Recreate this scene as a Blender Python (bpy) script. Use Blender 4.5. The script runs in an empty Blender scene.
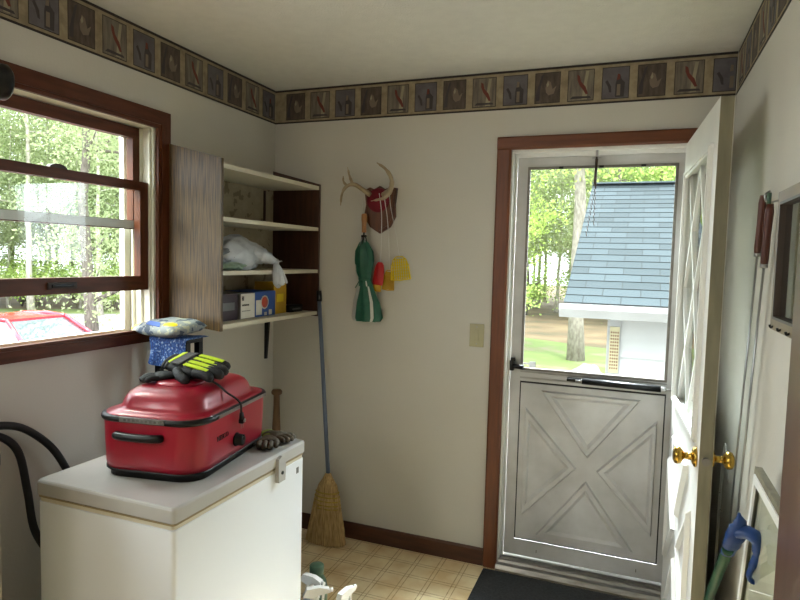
import bpy, bmesh, math, random
from mathutils import Vector, Matrix, noise
random.seed(7)
S = bpy.context.scene
COL = S.collection
PI = math.pi

# ------------------------------------------------------------------ camera
CAM = Vector((1.8859, -2.9205, 1.5185))
yaw, pitch, roll = -0.3688, -0.0684, 0.0257
fw = Vector((math.sin(yaw)*math.cos(pitch), math.cos(yaw)*math.cos(pitch), math.sin(pitch)))
rt = Vector((math.cos(yaw), -math.sin(yaw), 0)); up = rt.cross(fw)
rt2 = rt*math.cos(roll) + up*math.sin(roll); up2 = -rt*math.sin(roll) + up*math.cos(roll)
cd = bpy.data.cameras.new('camera'); cam = bpy.data.objects.new('camera', cd); COL.objects.link(cam)
m = Matrix((rt2, up2, -fw)).transposed().to_4x4(); m.translation = CAM
cam.matrix_world = m
cd.sensor_width = 36; cd.lens = 610.85/800*36; cd.clip_start = .02; cd.clip_end = 300
S.camera = cam

# ------------------------------------------------------------------ world, sun, daylight, added fill lights
w = bpy.data.worlds.new('sky'); S.world = w; w.use_nodes = True
bg = w.node_tree.nodes['Background']; bg.inputs[0].default_value = (.86, .93, 1, 1); bg.inputs[1].default_value = 3.2
def light(name, kind, loc, target, energy, color=(1,1,1), size=None, sizey=None, angle=None, spread=None):
    l = bpy.data.lights.new(name, kind); l.energy = energy; l.color = color
    o = bpy.data.objects.new(name, l); COL.objects.link(o); o.location = loc
    o.rotation_euler = (Vector(target)-Vector(loc)).to_track_quat('-Z', 'Y').to_euler()
    if size: l.shape = 'RECTANGLE'; l.size = size; l.size_y = sizey or size
    if angle is not None: l.angle = angle
    if spread: l.spread = spread
    return o
light('sun', 'SUN', (4, -4.5, 12), (0, 0, 0), 2.3, (1, .96, .88), angle=.12)
light('sky_light_window', 'AREA', (-1.1, -1.9, 3.45), (0, -1.35, 1.6), 200, (.96, 1, .98), 1.6, 1.2)
light('sky_light_door', 'AREA', (1.7, 1.5, 3.3), (1.5, 0, 1.2), 210, (.85, .92, 1), 1.6, 1.2, spread=1.45)
light('side_fill_light', 'AREA', (-.30, -2.775, 1.65), (1.0, -2.2, 1.5), 11, (.95, .98, 1), .8, .8)  # added area light behind the view, fills the room from the left
light('rear_fill_light', 'AREA', (.35, -3.7, 2.36), (.9, -2.6, .9), 7, (1, .95, .88), .5, .5)  # added unseen lamp without fixture, lifts freezer side and back wall
light('yard_fill_light', 'AREA', (3.15, 1.3, 2.0), (.8, -1.2, .5), 20, (.82, .91, 1), 1.0, 1.3)  # added panel outside the door, out of view, brightens the freezer front
S.view_settings.view_transform = 'Standard'; S.view_settings.look = 'None'
S.view_settings.gamma = 1; S.view_settings.use_curve_mapping = False
S.view_settings.exposure = 1.15

# ------------------------------------------------------------------ materials
def srgb(h):
    h = h.lstrip('#'); v = [int(h[i:i+2], 16)/255 for i in (0, 2, 4)]
    return tuple(x/12.92 if x < .04045 else ((x+.055)/1.055)**2.4 for x in v) + (1,)
def newmat(name):
    m = bpy.data.materials.new(name); m.use_nodes = True
    nt = m.node_tree; return m, nt, nt.nodes['Principled BSDF']
def mat(name, c, rough=.6, metal=0, var=.12, scale=14, bump=.0, bscale=None, stretch=None, spec=None, coat=0, c2=None, detail=4):
    """base colour mottled by noise between c and c2 (or darker c), optional bump; object coordinates"""
    m, nt, b = newmat(name); N = nt.nodes.new; L = nt.links.new
    tc = N('ShaderNodeTexCoord'); mp = N('ShaderNodeMapping'); L(tc.outputs['Object'], mp.inputs[0])
    if stretch: mp.inputs['Scale'].default_value = stretch
    n = N('ShaderNodeTexNoise'); n.inputs['Scale'].default_value = scale; n.inputs['Detail'].default_value = detail
    L(mp.outputs[0], n.inputs[0])
    r = N('ShaderNodeValToRGB'); L(n.outputs[0], r.inputs[0])
    a = srgb(c); z = srgb(c2) if c2 else tuple(x*(1-var*2) for x in a[:3])+(1,)
    r.color_ramp.elements[0].position = .3; r.color_ramp.elements[1].position = .7
    r.color_ramp.elements[0].color = z; r.color_ramp.elements[1].color = a
    L(r.outputs[0], b.inputs['Base Color'])
    b.inputs['Roughness'].default_value = rough; b.inputs['Metallic'].default_value = metal
    if spec is not None: b.inputs['Specular IOR Level'].default_value = spec
    if coat: b.inputs['Coat Weight'].default_value = coat; b.inputs['Coat Roughness'].default_value = .1
    if bump:
        n2 = N('ShaderNodeTexNoise'); n2.inputs['Scale'].default_value = bscale or scale*3
        L(mp.outputs[0], n2.inputs[0])
        bp = N('ShaderNodeBump'); bp.inputs['Strength'].default_value = bump; bp.inputs['Distance'].default_value = .01
        L(n2.outputs[0], bp.inputs['Height']); L(bp.outputs[0], b.inputs['Normal'])
    return m
def glassmat(name, tint=(1, 1, 1), refl=.08):
    m, nt, b = newmat(name); nt.nodes.remove(b); N = nt.nodes.new; L = nt.links.new
    t = N('ShaderNodeBsdfTransparent'); t.inputs[0].default_value = (*tint, 1)
    g = N('ShaderNodeBsdfGlossy'); g.inputs['Roughness'].default_value = .02
    f = N('ShaderNodeFresnel'); f.inputs[0].default_value = 1.45
    x = N('ShaderNodeMixShader')
    ge = N('ShaderNodeNewGeometry'); k = N('ShaderNodeMath'); k.operation = 'SUBTRACT'; k.inputs[0].default_value = 1; L(ge.outputs['Backfacing'], k.inputs[1])
    k2 = N('ShaderNodeMath'); k2.operation = 'MULTIPLY'; L(k.outputs[0], k2.inputs[0]); L(f.outputs[0], k2.inputs[1]); L(k2.outputs[0], x.inputs[0]); L(t.outputs[0], x.inputs[1]); L(g.outputs[0], x.inputs[2])
    L(x.outputs[0], nt.nodes['Material Output'].inputs[0]); return m
def leafmat(name, c, c2, sc=1.5):
    m = mat(name, c, .6, 0, 0, sc, c2=c2); nt = m.node_tree; b = nt.nodes['Principled BSDF']
    t = nt.nodes.new('ShaderNodeBsdfTranslucent'); x = nt.nodes.new('ShaderNodeMixShader'); x.inputs[0].default_value = .5
    r = [n for n in nt.nodes if n.type == 'VALTORGB'][0]
    nt.links.new(r.outputs[0], t.inputs[0]); nt.links.new(b.outputs[0], x.inputs[1]); nt.links.new(t.outputs[0], x.inputs[2])
    nt.links.new(x.outputs[0], nt.nodes['Material Output'].inputs[0]); return m

M = {}
M['wall'] = mat('wall_paint', '#c3bfb5', .85, var=.02, scale=3, bump=.08, bscale=90)
M['ceiling'] = mat('ceiling_paint', '#d6d4cc', .95, var=.03, scale=20, bump=.35, bscale=160)
M['brown'] = mat('brown_trim', '#5e321e', .45, spec=.25, c2='#45240f', scale=6, stretch=(8, 8, 1), bump=.05)
M['brownh'] = mat('brown_trim_long', '#5e321e', .45, spec=.25, c2='#45240f', scale=6, stretch=(8, 1, 8), bump=.05)
M['browndoor'] = mat('brown_door_trim', '#6b3818', .45, c2='#552a10', scale=5, stretch=(10, 10, 1), bump=.05)
M['browndoorh'] = mat('brown_door_trim_long', '#6b3818', .45, c2='#552a10', scale=5, stretch=(1, 10, 10), bump=.05)
M['base'] = mat('baseboard_wood', '#55301d', .45, c2='#3b1f11', scale=6, stretch=(1, 8, 8))
M['cream'] = mat('cream_vinyl', '#d9d8c6', .5, var=.06, scale=8)
M['slabbrown'] = mat('brown_slab', '#5f3a2c', .4, c2='#4f2e21', scale=4, stretch=(6, 6, 1), coat=.3)
M['white'] = mat('white_paint', '#e2e1dc', .45, var=.05, scale=5, bump=.03)
M['oldwhite'] = mat('aged_white_metal', '#c8c7c5', .5, c2='#a9a7a3', scale=5, bump=.04, detail=8)
M['alum'] = mat('bare_aluminium', '#a8a6a2', .35, .8, c2='#7f7d79', scale=12, stretch=(1, 6, 6))
M['gasket'] = mat('dark_gasket', '#7d776e', .6, var=.2)
M['black'] = mat('black_plastic', '#0d0d0d', .4, var=.2, spec=.3)
M['rubber'] = mat('black_rubber', '#121212', .55, var=.2)
M['dark'] = mat('dark_wood', '#4a2c1b', .5, c2='#341d10', scale=5, stretch=(12, 12, 1.2), bump=.1)
M['panelwood'] = mat('veneer', '#705730', .5, c2='#271b10', scale=14, stretch=(16, 16, .5), bump=.15, detail=8)
M['shelf'] = mat('shelf_white', '#c9c2ad', .5, var=.06, scale=6)
M['brass'] = mat('brass', '#c9a24a', .22, 1, var=.15, scale=20)
M['steel'] = mat('steel', '#a9a9a9', .3, 1, var=.1)
M['enamel'] = mat('freezer_enamel', '#dfe3e8', .28, var=.015, scale=3, bump=.02, coat=.3)
M['enameltop'] = mat('freezer_lid', '#b2b0ac', .25, var=.05, scale=5, bump=.02, coat=.2)
M['gask'] = mat('beige_gasket', '#93815f', .6, var=.1)
M['redm'] = mat('red_enamel', '#9e0f2a', .34, .1, c2='#8c0c22', scale=3, coat=.3)
M['yellow'] = mat('yellow_plastic', '#e6c81a', .45, var=.08)
M['redp'] = mat('red_plastic', '#b81f22', .45, var=.08)
M['green'] = mat('green_nylon', '#1d5a44', .5, var=.15, scale=30, bump=.1)
M['umbwhite'] = mat('white_nylon', '#c9c8c0', .6, var=.1, scale=30)
M['tanwood'] = mat('pale_wood', '#b07b4a', .45, c2='#8a5a30', scale=5, stretch=(8, 8, 1))
M['redwood'] = mat('red_brown_handle', '#4f2216', .5, c2='#371509', scale=5, stretch=(10, 10, 1))
M['batwood'] = mat('aged_wood', '#7b5a3a', .55, c2='#5c4027', scale=5, stretch=(8, 8, 1))
M['straw'] = mat('broom_straw', '#cdb07a', .8, c2='#8a6c40', scale=60, stretch=(3, 3, .25), bump=.4)
M['thread'] = mat('yellow_thread', '#b59b35', .7, var=.2)
M['bluepole'] = mat('blue_grey_pole', '#596579', .4, var=.1)
M['antler'] = mat('antler_bone', '#b9a98c', .55, c2='#7d6848', scale=12, bump=.2)
M['velvet'] = mat('red_velvet', '#7c1424', .9, var=.2, scale=40)
M['plaque'] = mat('plaque_wood', '#6b3d1e', .4, c2='#4a2712', scale=6, stretch=(10, 3, 1))
M['cord'] = mat('white_cord', '#c8c6c0', .7, var=.05)
M['film'] = mat('white_plastic_film', '#c6cacf', .3, c2='#a3a8b0', scale=9, bump=.9, bscale=22)
M['greyfilm'] = mat('grey_plastic_film', '#7e8285', .4, var=.2, scale=20, bump=.3, bscale=40)
M['greenfilm'] = mat('pale_green_film', '#8ea48c', .4, var=.2, scale=20, bump=.3, bscale=40)
M['blueb'] = mat('box_blue', '#2d55a0', .5, var=.1)
M['whiteb'] = mat('box_white', '#d8d4c8', .5, var=.05)
M['darkb'] = mat('box_purple', '#3e3038', .5, var=.2)
M['orangeb'] = mat('box_orange', '#cf5338', .5, var=.1)
M['yellowb'] = mat('box_yellow', '#c79a1c', .5, var=.1)
M['greyb'] = mat('box_grey', '#6a6a68', .5, var=.1)
M['green2'] = mat('green_bottle', '#3e5a48', .3, var=.1)
M['clear'] = mat('frosted_bottle', '#a7abb2', .3, var=.1)
M['hivis'] = mat('hi_vis_knit', '#c6e020', .7, var=.08, scale=60, bump=.2)
M['glovegrey'] = mat('grey_knit', '#5d5a58', .8, var=.2, scale=60, bump=.3)
M['gloveblk'] = mat('black_knit', '#121315', .7, var=.2, scale=60, bump=.3)
M['leather'] = mat('brown_leather', '#5a5040', .7, c2='#3a342a', scale=20, bump=.3)
M['limetrim'] = mat('lime_trim', '#8a9a3a', .7, var=.1)
M['bluet'] = mat('blue_molded_plastic', '#043470', .4, var=.08)
M['greenpole'] = mat('green_pole', '#15452a', .4, var=.1)
M['mat'] = mat('grey_carpet_mat', '#3c3e42', .95, c2='#292b2e', scale=90, bump=.8, bscale=300)
M['frametan'] = mat('tan_frame', '#7c684a', .5, c2='#5e4c34', scale=8, stretch=(6, 1, 1))
M['darkframe'] = mat('dark_frame_inner', '#3a2a1e', .5)
M['edge'] = mat('unpainted_edge', '#807a64', .6, c2='#6c6652', scale=6, stretch=(6, 6, 1))
M['mirror'] = mat('mirror_silver', '#b9c0c0', .05, 1, var=.02)
M['ivory'] = mat('ivory_plastic', '#a39d7c', .4, var=.03)
M['glass'] = glassmat('window_glass', (.97, .99, .97))
M['carred'] = mat('car_red', '#e02a3c', .2, .1, var=.03, coat=.8)
M['carglass'] = mat('car_glass', '#3c4d52', .03, .0, var=.05, spec=1.0, coat=1)
M['tyre'] = mat('tyre', '#1b1b1b', .8)
M['bark'] = mat('grey_bark', '#7b736a', .9, c2='#544d44', scale=6, stretch=(4, 4, 1), bump=.6)
M['birch'] = mat('pale_bark', '#c9c3b6', .85, c2='#8f8779', scale=5, stretch=(3, 3, 1.2), bump=.4)
M['bark2'] = mat('grey_trunk_bark', '#9c958a', .85, c2='#6f675c', scale=5, stretch=(3, 3, 1.2), bump=.4)
M['leafA'] = leafmat('leaf_spring', '#c6d880', '#9ab45c')
M['leafB'] = leafmat('leaf_mid', '#a0b868', '#738f46')
M['leafC'] = leafmat('leaf_pale', '#b2bb92', '#8e9c6a')
M['ridge'] = mat('ridge_shingle', '#4a565b', .8)
M['siding'] = mat('white_siding', '#a6a9ab', .6, var=.03, scale=2)
M['gutter'] = mat('white_gutter', '#8c8e90', .4, var=.05, scale=6)
M['fence'] = mat('weathered_wood', '#7d7b78', .8, var=.2)
M['gravel'] = mat('driveway', '#8f8d8b', .95, var=.1, scale=30)
M['rock'] = mat('pale_rock', '#8f8c90', .9, var=.2, scale=5, bump=.5)

def grassy(name, a, b, c, s1, s2):
    m = mat(name, a, .95, 0, 0, s1, c2=b, bump=.6, bscale=30); nt = m.node_tree
    r = [n for n in nt.nodes if n.type == 'VALTORGB'][0]
    e = r.color_ramp.elements.new(.5); e.color = srgb(c); return m
M['grass'] = grassy('grass', '#6c7a44', '#77685a', '#5f6f3a', .9, 1)
M['litter'] = grassy('leaf_litter', '#7a6a50', '#554f3a', '#6c5a44', .7, 1)

def brickmat(name, c1, c2, mortar, bw, rh, ms, axes, rough=.8):
    m, nt, b = newmat(name); N = nt.nodes.new; L = nt.links.new
    tc = N('ShaderNodeTexCoord'); sp = N('ShaderNodeSeparateXYZ'); cb = N('ShaderNodeCombineXYZ')
    L(tc.outputs['Object'], sp.inputs[0]); L(sp.outputs[axes[0]], cb.inputs[0]); L(sp.outputs[axes[1]], cb.inputs[1])
    t = N('ShaderNodeTexBrick'); t.inputs['Scale'].default_value = 1
    t.inputs['Color1'].default_value = srgb(c1); t.inputs['Color2'].default_value = srgb(c2); t.inputs['Mortar'].default_value = srgb(mortar)
    t.inputs['Brick Width'].default_value = bw; t.inputs['Row Height'].default_value = rh; t.inputs['Mortar Size'].default_value = ms
    t.inputs['Mortar Smooth'].default_value = .1
    L(cb.outputs[0], t.inputs[0]); L(t.outputs[0], b.inputs['Base Color']); b.inputs['Roughness'].default_value = rough
    return m
M['shingle'] = brickmat('shingles', '#3a464b', '#2b363a', '#1b2225', .28, math.hypot(2.5, 1.215)/22, .004, (0, 1))

# floor vinyl: beige squares outlined by pairs of brown lines, mottled
def floormat():
    m, nt, b = newmat('floor_vinyl'); N = nt.nodes.new; L = nt.links.new
    tc = N('ShaderNodeTexCoord'); sp = N('ShaderNodeSeparateXYZ'); L(tc.outputs['Object'], sp.inputs[0])
    def math_(op, a, bb=None):
        n = N('ShaderNodeMath'); n.operation = op
        for i, v in enumerate((a, bb)):
            if v is None: continue
            if isinstance(v, (int, float)): n.inputs[i].default_value = v
            else: L(v, n.inputs[i])
        return n.outputs[0]
    outs = []
    for ax in (0, 1):
        f = math_('MODULO', math_('ADD', sp.outputs[ax], 20.02), .1175)
        for c in (.02, .040):
            outs.append(math_('LESS_THAN', math_('ABSOLUTE', math_('SUBTRACT', f, c)), .0022))
    l = outs[0]
    for o in outs[1:]: l = math_('MAXIMUM', l, o)
    n1 = N('ShaderNodeTexNoise'); n1.inputs['Scale'].default_value = 7; n1.inputs['Detail'].default_value = 8; L(tc.outputs['Object'], n1.inputs[0])
    r = N('ShaderNodeValToRGB'); L(n1.outputs[0], r.inputs[0])
    r.color_ramp.elements[0].position = .35; r.color_ramp.elements[1].position = .68
    r.color_ramp.elements[0].color = srgb('#d6b88a'); r.color_ramp.elements[1].color = srgb('#ecdcb6')
    n2 = N('ShaderNodeTexNoise'); n2.inputs['Scale'].default_value = 30; L(tc.outputs['Object'], n2.inputs[0])
    x = N('ShaderNodeMix'); x.data_type = 'RGBA'
    L(math_('MULTIPLY', l, math_('MULTIPLY', n2.outputs[0], 1.3)), x.inputs[0]); L(r.outputs[0], x.inputs[6]); x.inputs[7].default_value = srgb('#9a7245')
    L(x.outputs[2], b.inputs['Base Color']); b.inputs['Roughness'].default_value = .42
    return m
M['floor'] = floormat()
def specklemat(name, c1, c2, c3, scale=60):
    m = mat(name, c1, .7, 0, 0, scale, c2=c2); r = [n for n in m.node_tree.nodes if n.type == 'VALTORGB'][0]
    r.color_ramp.interpolation = 'CONSTANT'; r.color_ramp.elements[0].position = 0; r.color_ramp.elements[1].position = .45
    e = r.color_ramp.elements.new(.6); e.color = srgb(c3); return m
M['bluecloth'] = specklemat('blue_speckled_cloth', '#2e5a9e', '#173a78', '#9fb6cf', 110)
M['bagprint'] = specklemat('printed_bag', '#7d827f', '#3c4854', '#a09f86', 26)
M['backpaper'] = specklemat('cabinet_back_paper', '#a3977c', '#aa9d82', '#7d7058', 13)
M['bordertan'] = mat('border_tan', '#9c8d72', .8, c2='#7c6d55', scale=25)
M['borderdark'] = mat('border_dark', '#241c17', .7)
M['pA'] = mat('print_brown', '#5a4d44', .8, c2='#3f342e', scale=30, stretch=(2, 2, .6))
M['pB'] = mat('print_birch', '#7d7364', .8, c2='#564c44', scale=25, stretch=(2.5, 2.5, .4))
M['pC'] = mat('print_grey', '#646063', .8, c2='#514b4d', scale=18)
M['pRed'] = mat('print_red', '#6b3227', .8); M['pPale'] = mat('print_pale', '#9a9077', .8)
M['pDark'] = mat('print_dark', '#40383a', .8); M['pMid'] = mat('print_mid', '#7a6a5a', .8)

# ------------------------------------------------------------------ mesh collector
class MB:
    def __init__(s): s.v = []; s.f = []; s.mi = []; s.ms = []; s.sm = []
    def slot(s, m):
        m = M[m] if isinstance(m, str) else m
        if m not in s.ms: s.ms.append(m)
        return s.ms.index(m)
    def add(s, vs, fs, m, smooth=False, T=None):
        k = s.slot(m); n = len(s.v)
        for v in vs:
            v = Vector(v); s.v.append(T @ v if T else v)
        for f in fs: s.f.append([n+i for i in f]); s.mi.append(k); s.sm.append(smooth)
        return s
    def box(s, a, b, m, T=None, bev=0):
        a = Vector(a); b = Vector(b)
        if bev:
            bm = bmesh.new(); bmesh.ops.create_cube(bm, size=1)
            c = (a+b)/2; d = b-a
            for v in bm.verts: v.co = Vector((v.co.x*d.x, v.co.y*d.y, v.co.z*d.z))+c
            bmesh.ops.bevel(bm, geom=bm.edges[:], offset=bev, segments=3, affect='EDGES', profile=.5)
            s.bm(bm, m, True, T); return s
        x0, y0, z0 = a; x1, y1, z1 = b
        vs = [(x0,y0,z0),(x1,y0,z0),(x1,y1,z0),(x0,y1,z0),(x0,y0,z1),(x1,y0,z1),(x1,y1,z1),(x0,y1,z1)]
        return s.add(vs, [(0,3,2,1),(4,5,6,7),(0,1,5,4),(1,2,6,5),(2,3,7,6),(3,0,4,7)], m, T=T)
    def bm(s, bm, m, smooth=False, T=None):
        bm.verts.index_update()
        s.add([v.co.copy() for v in bm.verts], [[v.index for v in f.verts] for f in bm.faces], m, smooth, T); bm.free(); return s
    def tube(s, pts, r, m, n=10, T=None, cap=True, flat=1):
        pts = [Vector(p) for p in pts]; rs = r if isinstance(r, (list, tuple)) else [r]*len(pts)
        vs = []; fs = []; t0 = (pts[1]-pts[0]).normalized()
        u = t0.orthogonal().normalized()
        if abs(t0.z) < .9: u = Vector((0, 0, 1)).cross(t0).normalized()
        for i, p in enumerate(pts):
            t = (pts[min(i+1, len(pts)-1)]-pts[max(i-1, 0)]).normalized()
            u = (u - t*u.dot(t)).normalized(); w_ = t.cross(u)
            for k in range(n):
                a = 2*PI*k/n; vs.append(p+(u*math.cos(a)+w_*math.sin(a)*flat)*rs[i])
        for i in range(len(pts)-1):
            for k in range(n):
                a = i*n+k; b = i*n+(k+1) % n; fs.append((a, b, b+n, a+n))
        s.add(vs, fs, m, True, T)
        if cap: s.add(vs[:n], [tuple(range(n))[::-1]], m, False, T); s.add(vs[-n:], [tuple(range(n))], m, False, T)
        return s
    def lathe(s, prof, m, n=24, T=None, smooth=True):
        vs = []; fs = []
        for r, z in prof:
            for k in range(n): a = 2*PI*k/n; vs.append((max(r, 1e-4)*math.cos(a), max(r, 1e-4)*math.sin(a), z))
        for i in range(len(prof)-1):
            for k in range(n): a = i*n+k; b = i*n+(k+1) % n; fs.append((a, b, b+n, a+n))
        return s.add(vs, fs, m, smooth, T)
    def prism(s, pts, ext, m, T=None, smooth=False):
        """pts: 3-D polygon, ext: extrusion vector"""
        n = len(pts); p = [Vector(q) for q in pts]; e = Vector(ext)
        fs = [tuple(range(n))[::-1], tuple(range(n, 2*n))]+[(i, (i+1) % n, (i+1) % n+n, i+n) for i in range(n)]
        return s.add(p+[q+e for q in p], fs, m, smooth, T)
    def loft(s, rings, m, T=None, smooth=True, cap=True):
        n = len(rings[0]); vs = [v for r in rings for v in r]; fs = []
        for i in range(len(rings)-1):
            for k in range(n): a = i*n+k; b = i*n+(k+1) % n; fs.append((a, b, b+n, a+n))
        s.add(vs, fs, m, smooth, T)
        if cap: s.add(rings[0], [tuple(range(n))[::-1]], m, smooth, T); s.add(rings[-1], [tuple(range(n))], m, smooth, T)
        return s
    def ball(s, c, r, m, sub=2, T=None):
        bm = bmesh.new(); bmesh.ops.create_icosphere(bm, subdivisions=sub, radius=1)
        r = r if isinstance(r, (list, tuple)) else (r, r, r)
        for v in bm.verts: v.co = Vector((v.co.x*r[0]+c[0], v.co.y*r[1]+c[1], v.co.z*r[2]+c[2]))
        return s.bm(bm, m, True, T)
    def build(s, name, parent=None, loc=None, rot=None, weld=False, **tags):
        me = bpy.data.meshes.new(name); me.from_pydata([tuple(v) for v in s.v], [], s.f)
        for m in s.ms: me.materials.append(m)
        me.polygons.foreach_set('material_index', s.mi); me.polygons.foreach_set('use_smooth', s.sm)
        if not weld:
            bm = bmesh.new(); bm.from_mesh(me)
            if len(bm.faces) < 6000: bmesh.ops.remove_doubles(bm, verts=bm.verts, dist=1e-5)
            bmesh.ops.recalc_face_normals(bm, faces=bm.faces); bm.to_mesh(me); bm.free()
        me.update()
        o = bpy.data.objects.new(name, me); COL.objects.link(o)
        if parent: o.parent = parent
        if loc: o.location = loc
        if rot: o.rotation_euler = rot
        for k, v in tags.items(): o[k] = v
        return o
def edgesplit(o, ang=.6):
    md = o.modifiers.new('es', 'EDGE_SPLIT'); md.split_angle = ang; return o
def thing(name, label, cat, loc=(0, 0, 0), rz=0, group=None, kind=None):
    o = bpy.data.objects.new(name, None); COL.objects.link(o); o.location = loc; o.rotation_euler = (0, 0, rz)
    o.empty_display_size = .05
    if label: o['label'] = label; o['category'] = cat
    if group: o['group'] = group
    if kind: o['kind'] = kind
    return o
def tagd(o, label, cat, group=None):
    o['label'] = label; o['category'] = cat
    if group: o['group'] = group
    return o
def bez(pts, n=8):
    """Catmull-Rom through pts"""
    P = [Vector(p) for p in pts]; P = [P[0]*2-P[1]]+P+[P[-1]*2-P[-2]]; out = []
    for i in range(1, len(P)-2):
        for k in range(n):
            t = k/n; a, b, c, d = P[i-1:i+3]
            out.append(.5*((2*b)+(-a+c)*t+(2*a-5*b+4*c-d)*t*t+(-a+3*b-3*c+d)*t**3))
    out.append(P[-2]); return out
def rrect(hx, hy, r, z, n=6, cx=0, cy=0):
    out = []
    for k, (sx, sy) in enumerate(((1, 1), (-1, 1), (-1, -1), (1, -1))):
        for i in range(n+1):
            a = PI/2*k+PI/2*i/n; out.append(Vector((cx+sx*(hx-r)+r*math.cos(a), cy+sy*(hy-r)+r*math.sin(a), z)))
    return out

# ================================================================== SETTING
W, H, HB = 2.235, 2.411, 2.231
YB = -4.3
ST = dict(kind='structure')
wy0, wy1, wz0, wz1 = -1.72, -.90, 1.165, 2.037       # window opening
dx0, dx1, dz1 = 1.306, 2.105, 2.042                   # door opening
TH = .15
b = MB()
b.box((-TH, YB-TH, -.05), (0, -3.2, H), 'wall').box((-TH, -3.2, -.05), (0, -2.35, 1.2), 'wall').box((-TH, -3.2, 2.05), (0, -2.35, H), 'wall')
b.box((-TH, -2.35, -.05), (0, wy0, H), 'wall').box((-TH, wy0, -.05), (0, wy1, wz0), 'wall').box((-TH, wy0, wz1), (0, wy1, H), 'wall').box((-TH, wy1, -.05), (0, TH, H), 'wall')
b.build('wall_left', **ST)
b = MB()
b.box((0, 0, -.05), (dx0, TH, H), 'wall').box((dx0, 0, dz1), (dx1, TH, H), 'wall').box((dx1, 0, -.05), (W, TH, H), 'wall')
b.build('wall_back', **ST)
MB().box((W, YB-TH, -.05), (W+TH, TH, H), 'wall').build('wall_right', **ST)
MB().box((0, YB-TH, -.05), (W, YB, H), 'wall').build('wall_front', **ST)
MB().box((-TH, YB-TH, H), (W+TH, TH, H+.12), 'ceiling').build('ceiling', **ST)
MB().box((-TH, YB-TH, -.12), (W+TH, TH, 0), 'floor').build('floor', **ST)
MB().box((-TH, YB-TH, -1.25), (W+TH, TH, -.12), 'oldwhite').build('foundation', **ST)
b = MB(); b.prism([(0, 0, 0), (0, -.013, 0), (0, -.013, .078), (0, -.006, .086), (0, 0, .086)], (1.236, 0, 0), 'base'); b.build('baseboard_back', **ST)
b = MB(); b.prism([(0, -.013, 0), (.013, -.013, 0), (.013, -.013, .078), (.006, -.013, .086), (0, -.013, .086)], (0, YB+.02, 0), 'base'); b.build('baseboard_left', **ST)

# wallpaper border: strip + framed bird prints
def border(T, length, first, phase, name, flip=False):
    """T maps (u along, out, z) to the room"""
    b = MB(); z0, z1 = HB, H-.001
    b.box((0, 0, z0), (length, .0008, z1), 'bordertan', T)
    b.box((0, 0, z0), (length, .0016, z0+.008), 'borderdark', T); b.box((0, 0, z1-.010), (length, .0016, z1), 'borderdark', T)
    u = first; k = phase; rnd = random.Random(3)
    while u < length:
        a, c = max(u, 0.001), min(u+.115, length-.001)
        if c > a+.01:
            pz0, pz1 = z0+.018, z1-.022
            b.box((a, 0, pz0), (c, .0012, pz1), 'borderdark', T)
            b.box((a+.003, 0, pz0+.003), (c-.003, .0015, pz1-.003), ('pA', 'pB', 'pC')[k % 3], T)
            def poly(pts, m, o=.0018):
                pts = [(u+(1-x if flip else x)*.115, pz0+y*(pz1-pz0)) for x, y in pts]
                if min(p[0] for p in pts) < a or max(p[0] for p in pts) > c: return
                b.prism([(x, 0, z) for x, z in pts], (0, o, 0), m, T)
            if k % 3 == 1:
                poly([(.55, .05), (.75, .05), (.72, .5), (.8, .95), (.68, .95), (.6, .5)], 'pPale')
                poly([(.35, .85), (.45, .8), (.5, .62), (.68, .45), (.78, .22), (.7, .2), (.58, .36), (.45, .5), (.36, .68)], 'pRed', .0021)
                poly([(.1, .08), (.9, .08), (.85, .14), (.2, .16)], 'pDark', .002)
            elif k % 3 == 2:
                poly([(.5, .05), (.82, .05), (.84, .5), (.72, .6), (.66, .75), (.56, .7), (.5, .45)], 'pDark', .0019)
                poly([(.54, .58), (.66, .6), (.66, .76), (.57, .78)], 'pRed' if k % 2 else 'pMid', .0022)
                poly([(.12, .55), (.2, .6), (.34, .4), (.36, .2), (.28, .22), (.22, .4)], 'pDark', .002)
                poly([(.55, .1), (.68, .1), (.68, .45), (.56, .45)], 'pMid', .0021)
            else:
                poly([(.05, .3), (.25, .9), (.35, .95), (.22, .5), (.2, .1), (.05, .08)], 'pDark', .0018)
                poly([(.42, .5), (.5, .75), (.62, .68), (.7, .45), (.85, .55), (.75, .3), (.55, .25), (.45, .35)], 'pMid', .0019)
                poly([(.45, .6), (.52, .72), (.56, .6), (.5, .52)], 'pPale', .0022)
        u += .1482; k += -1 if flip else 1
    return b.build(name, **ST)
border(Matrix(((1,0,0,0),(0,-1,0,0),(0,0,1,0),(0,0,0,1))), W-.003, .068, 0, 'trim_1')
border(Matrix(((0,1,0,0),(-1,0,0,-.003),(0,0,1,0),(0,0,0,1))), 4.2, -.1396, 0, 'trim_2', True)   # left wall, u runs toward the camera
border(Matrix(((0,-1,0,W),(-1,0,0,-.003),(0,0,1,0),(0,0,0,1))), 4.2, .06, 1, 'trim_3')
# door casing
b = MB()
for x0, x1 in ((1.238, dx0), (dx1, 2.172)):
    b.prism([(x0, 0, 0), (x0, -.014, 0), (x0+.008, -.019, 0), (x1-.01, -.019, 0), (x1, -.013, 0), (x1, 0, 0)], (0, 0, dz1), 'browndoor')
b.prism([(1.238, 0, dz1+.06), (1.238, -.014, dz1+.06), (1.238, -.019, dz1+.052), (1.238, -.019, dz1+.008), (1.238, -.013, dz1), (1.238, 0, dz1)], (.934, 0, 0), 'browndoorh')
b.build('trim_4', **ST)

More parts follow.
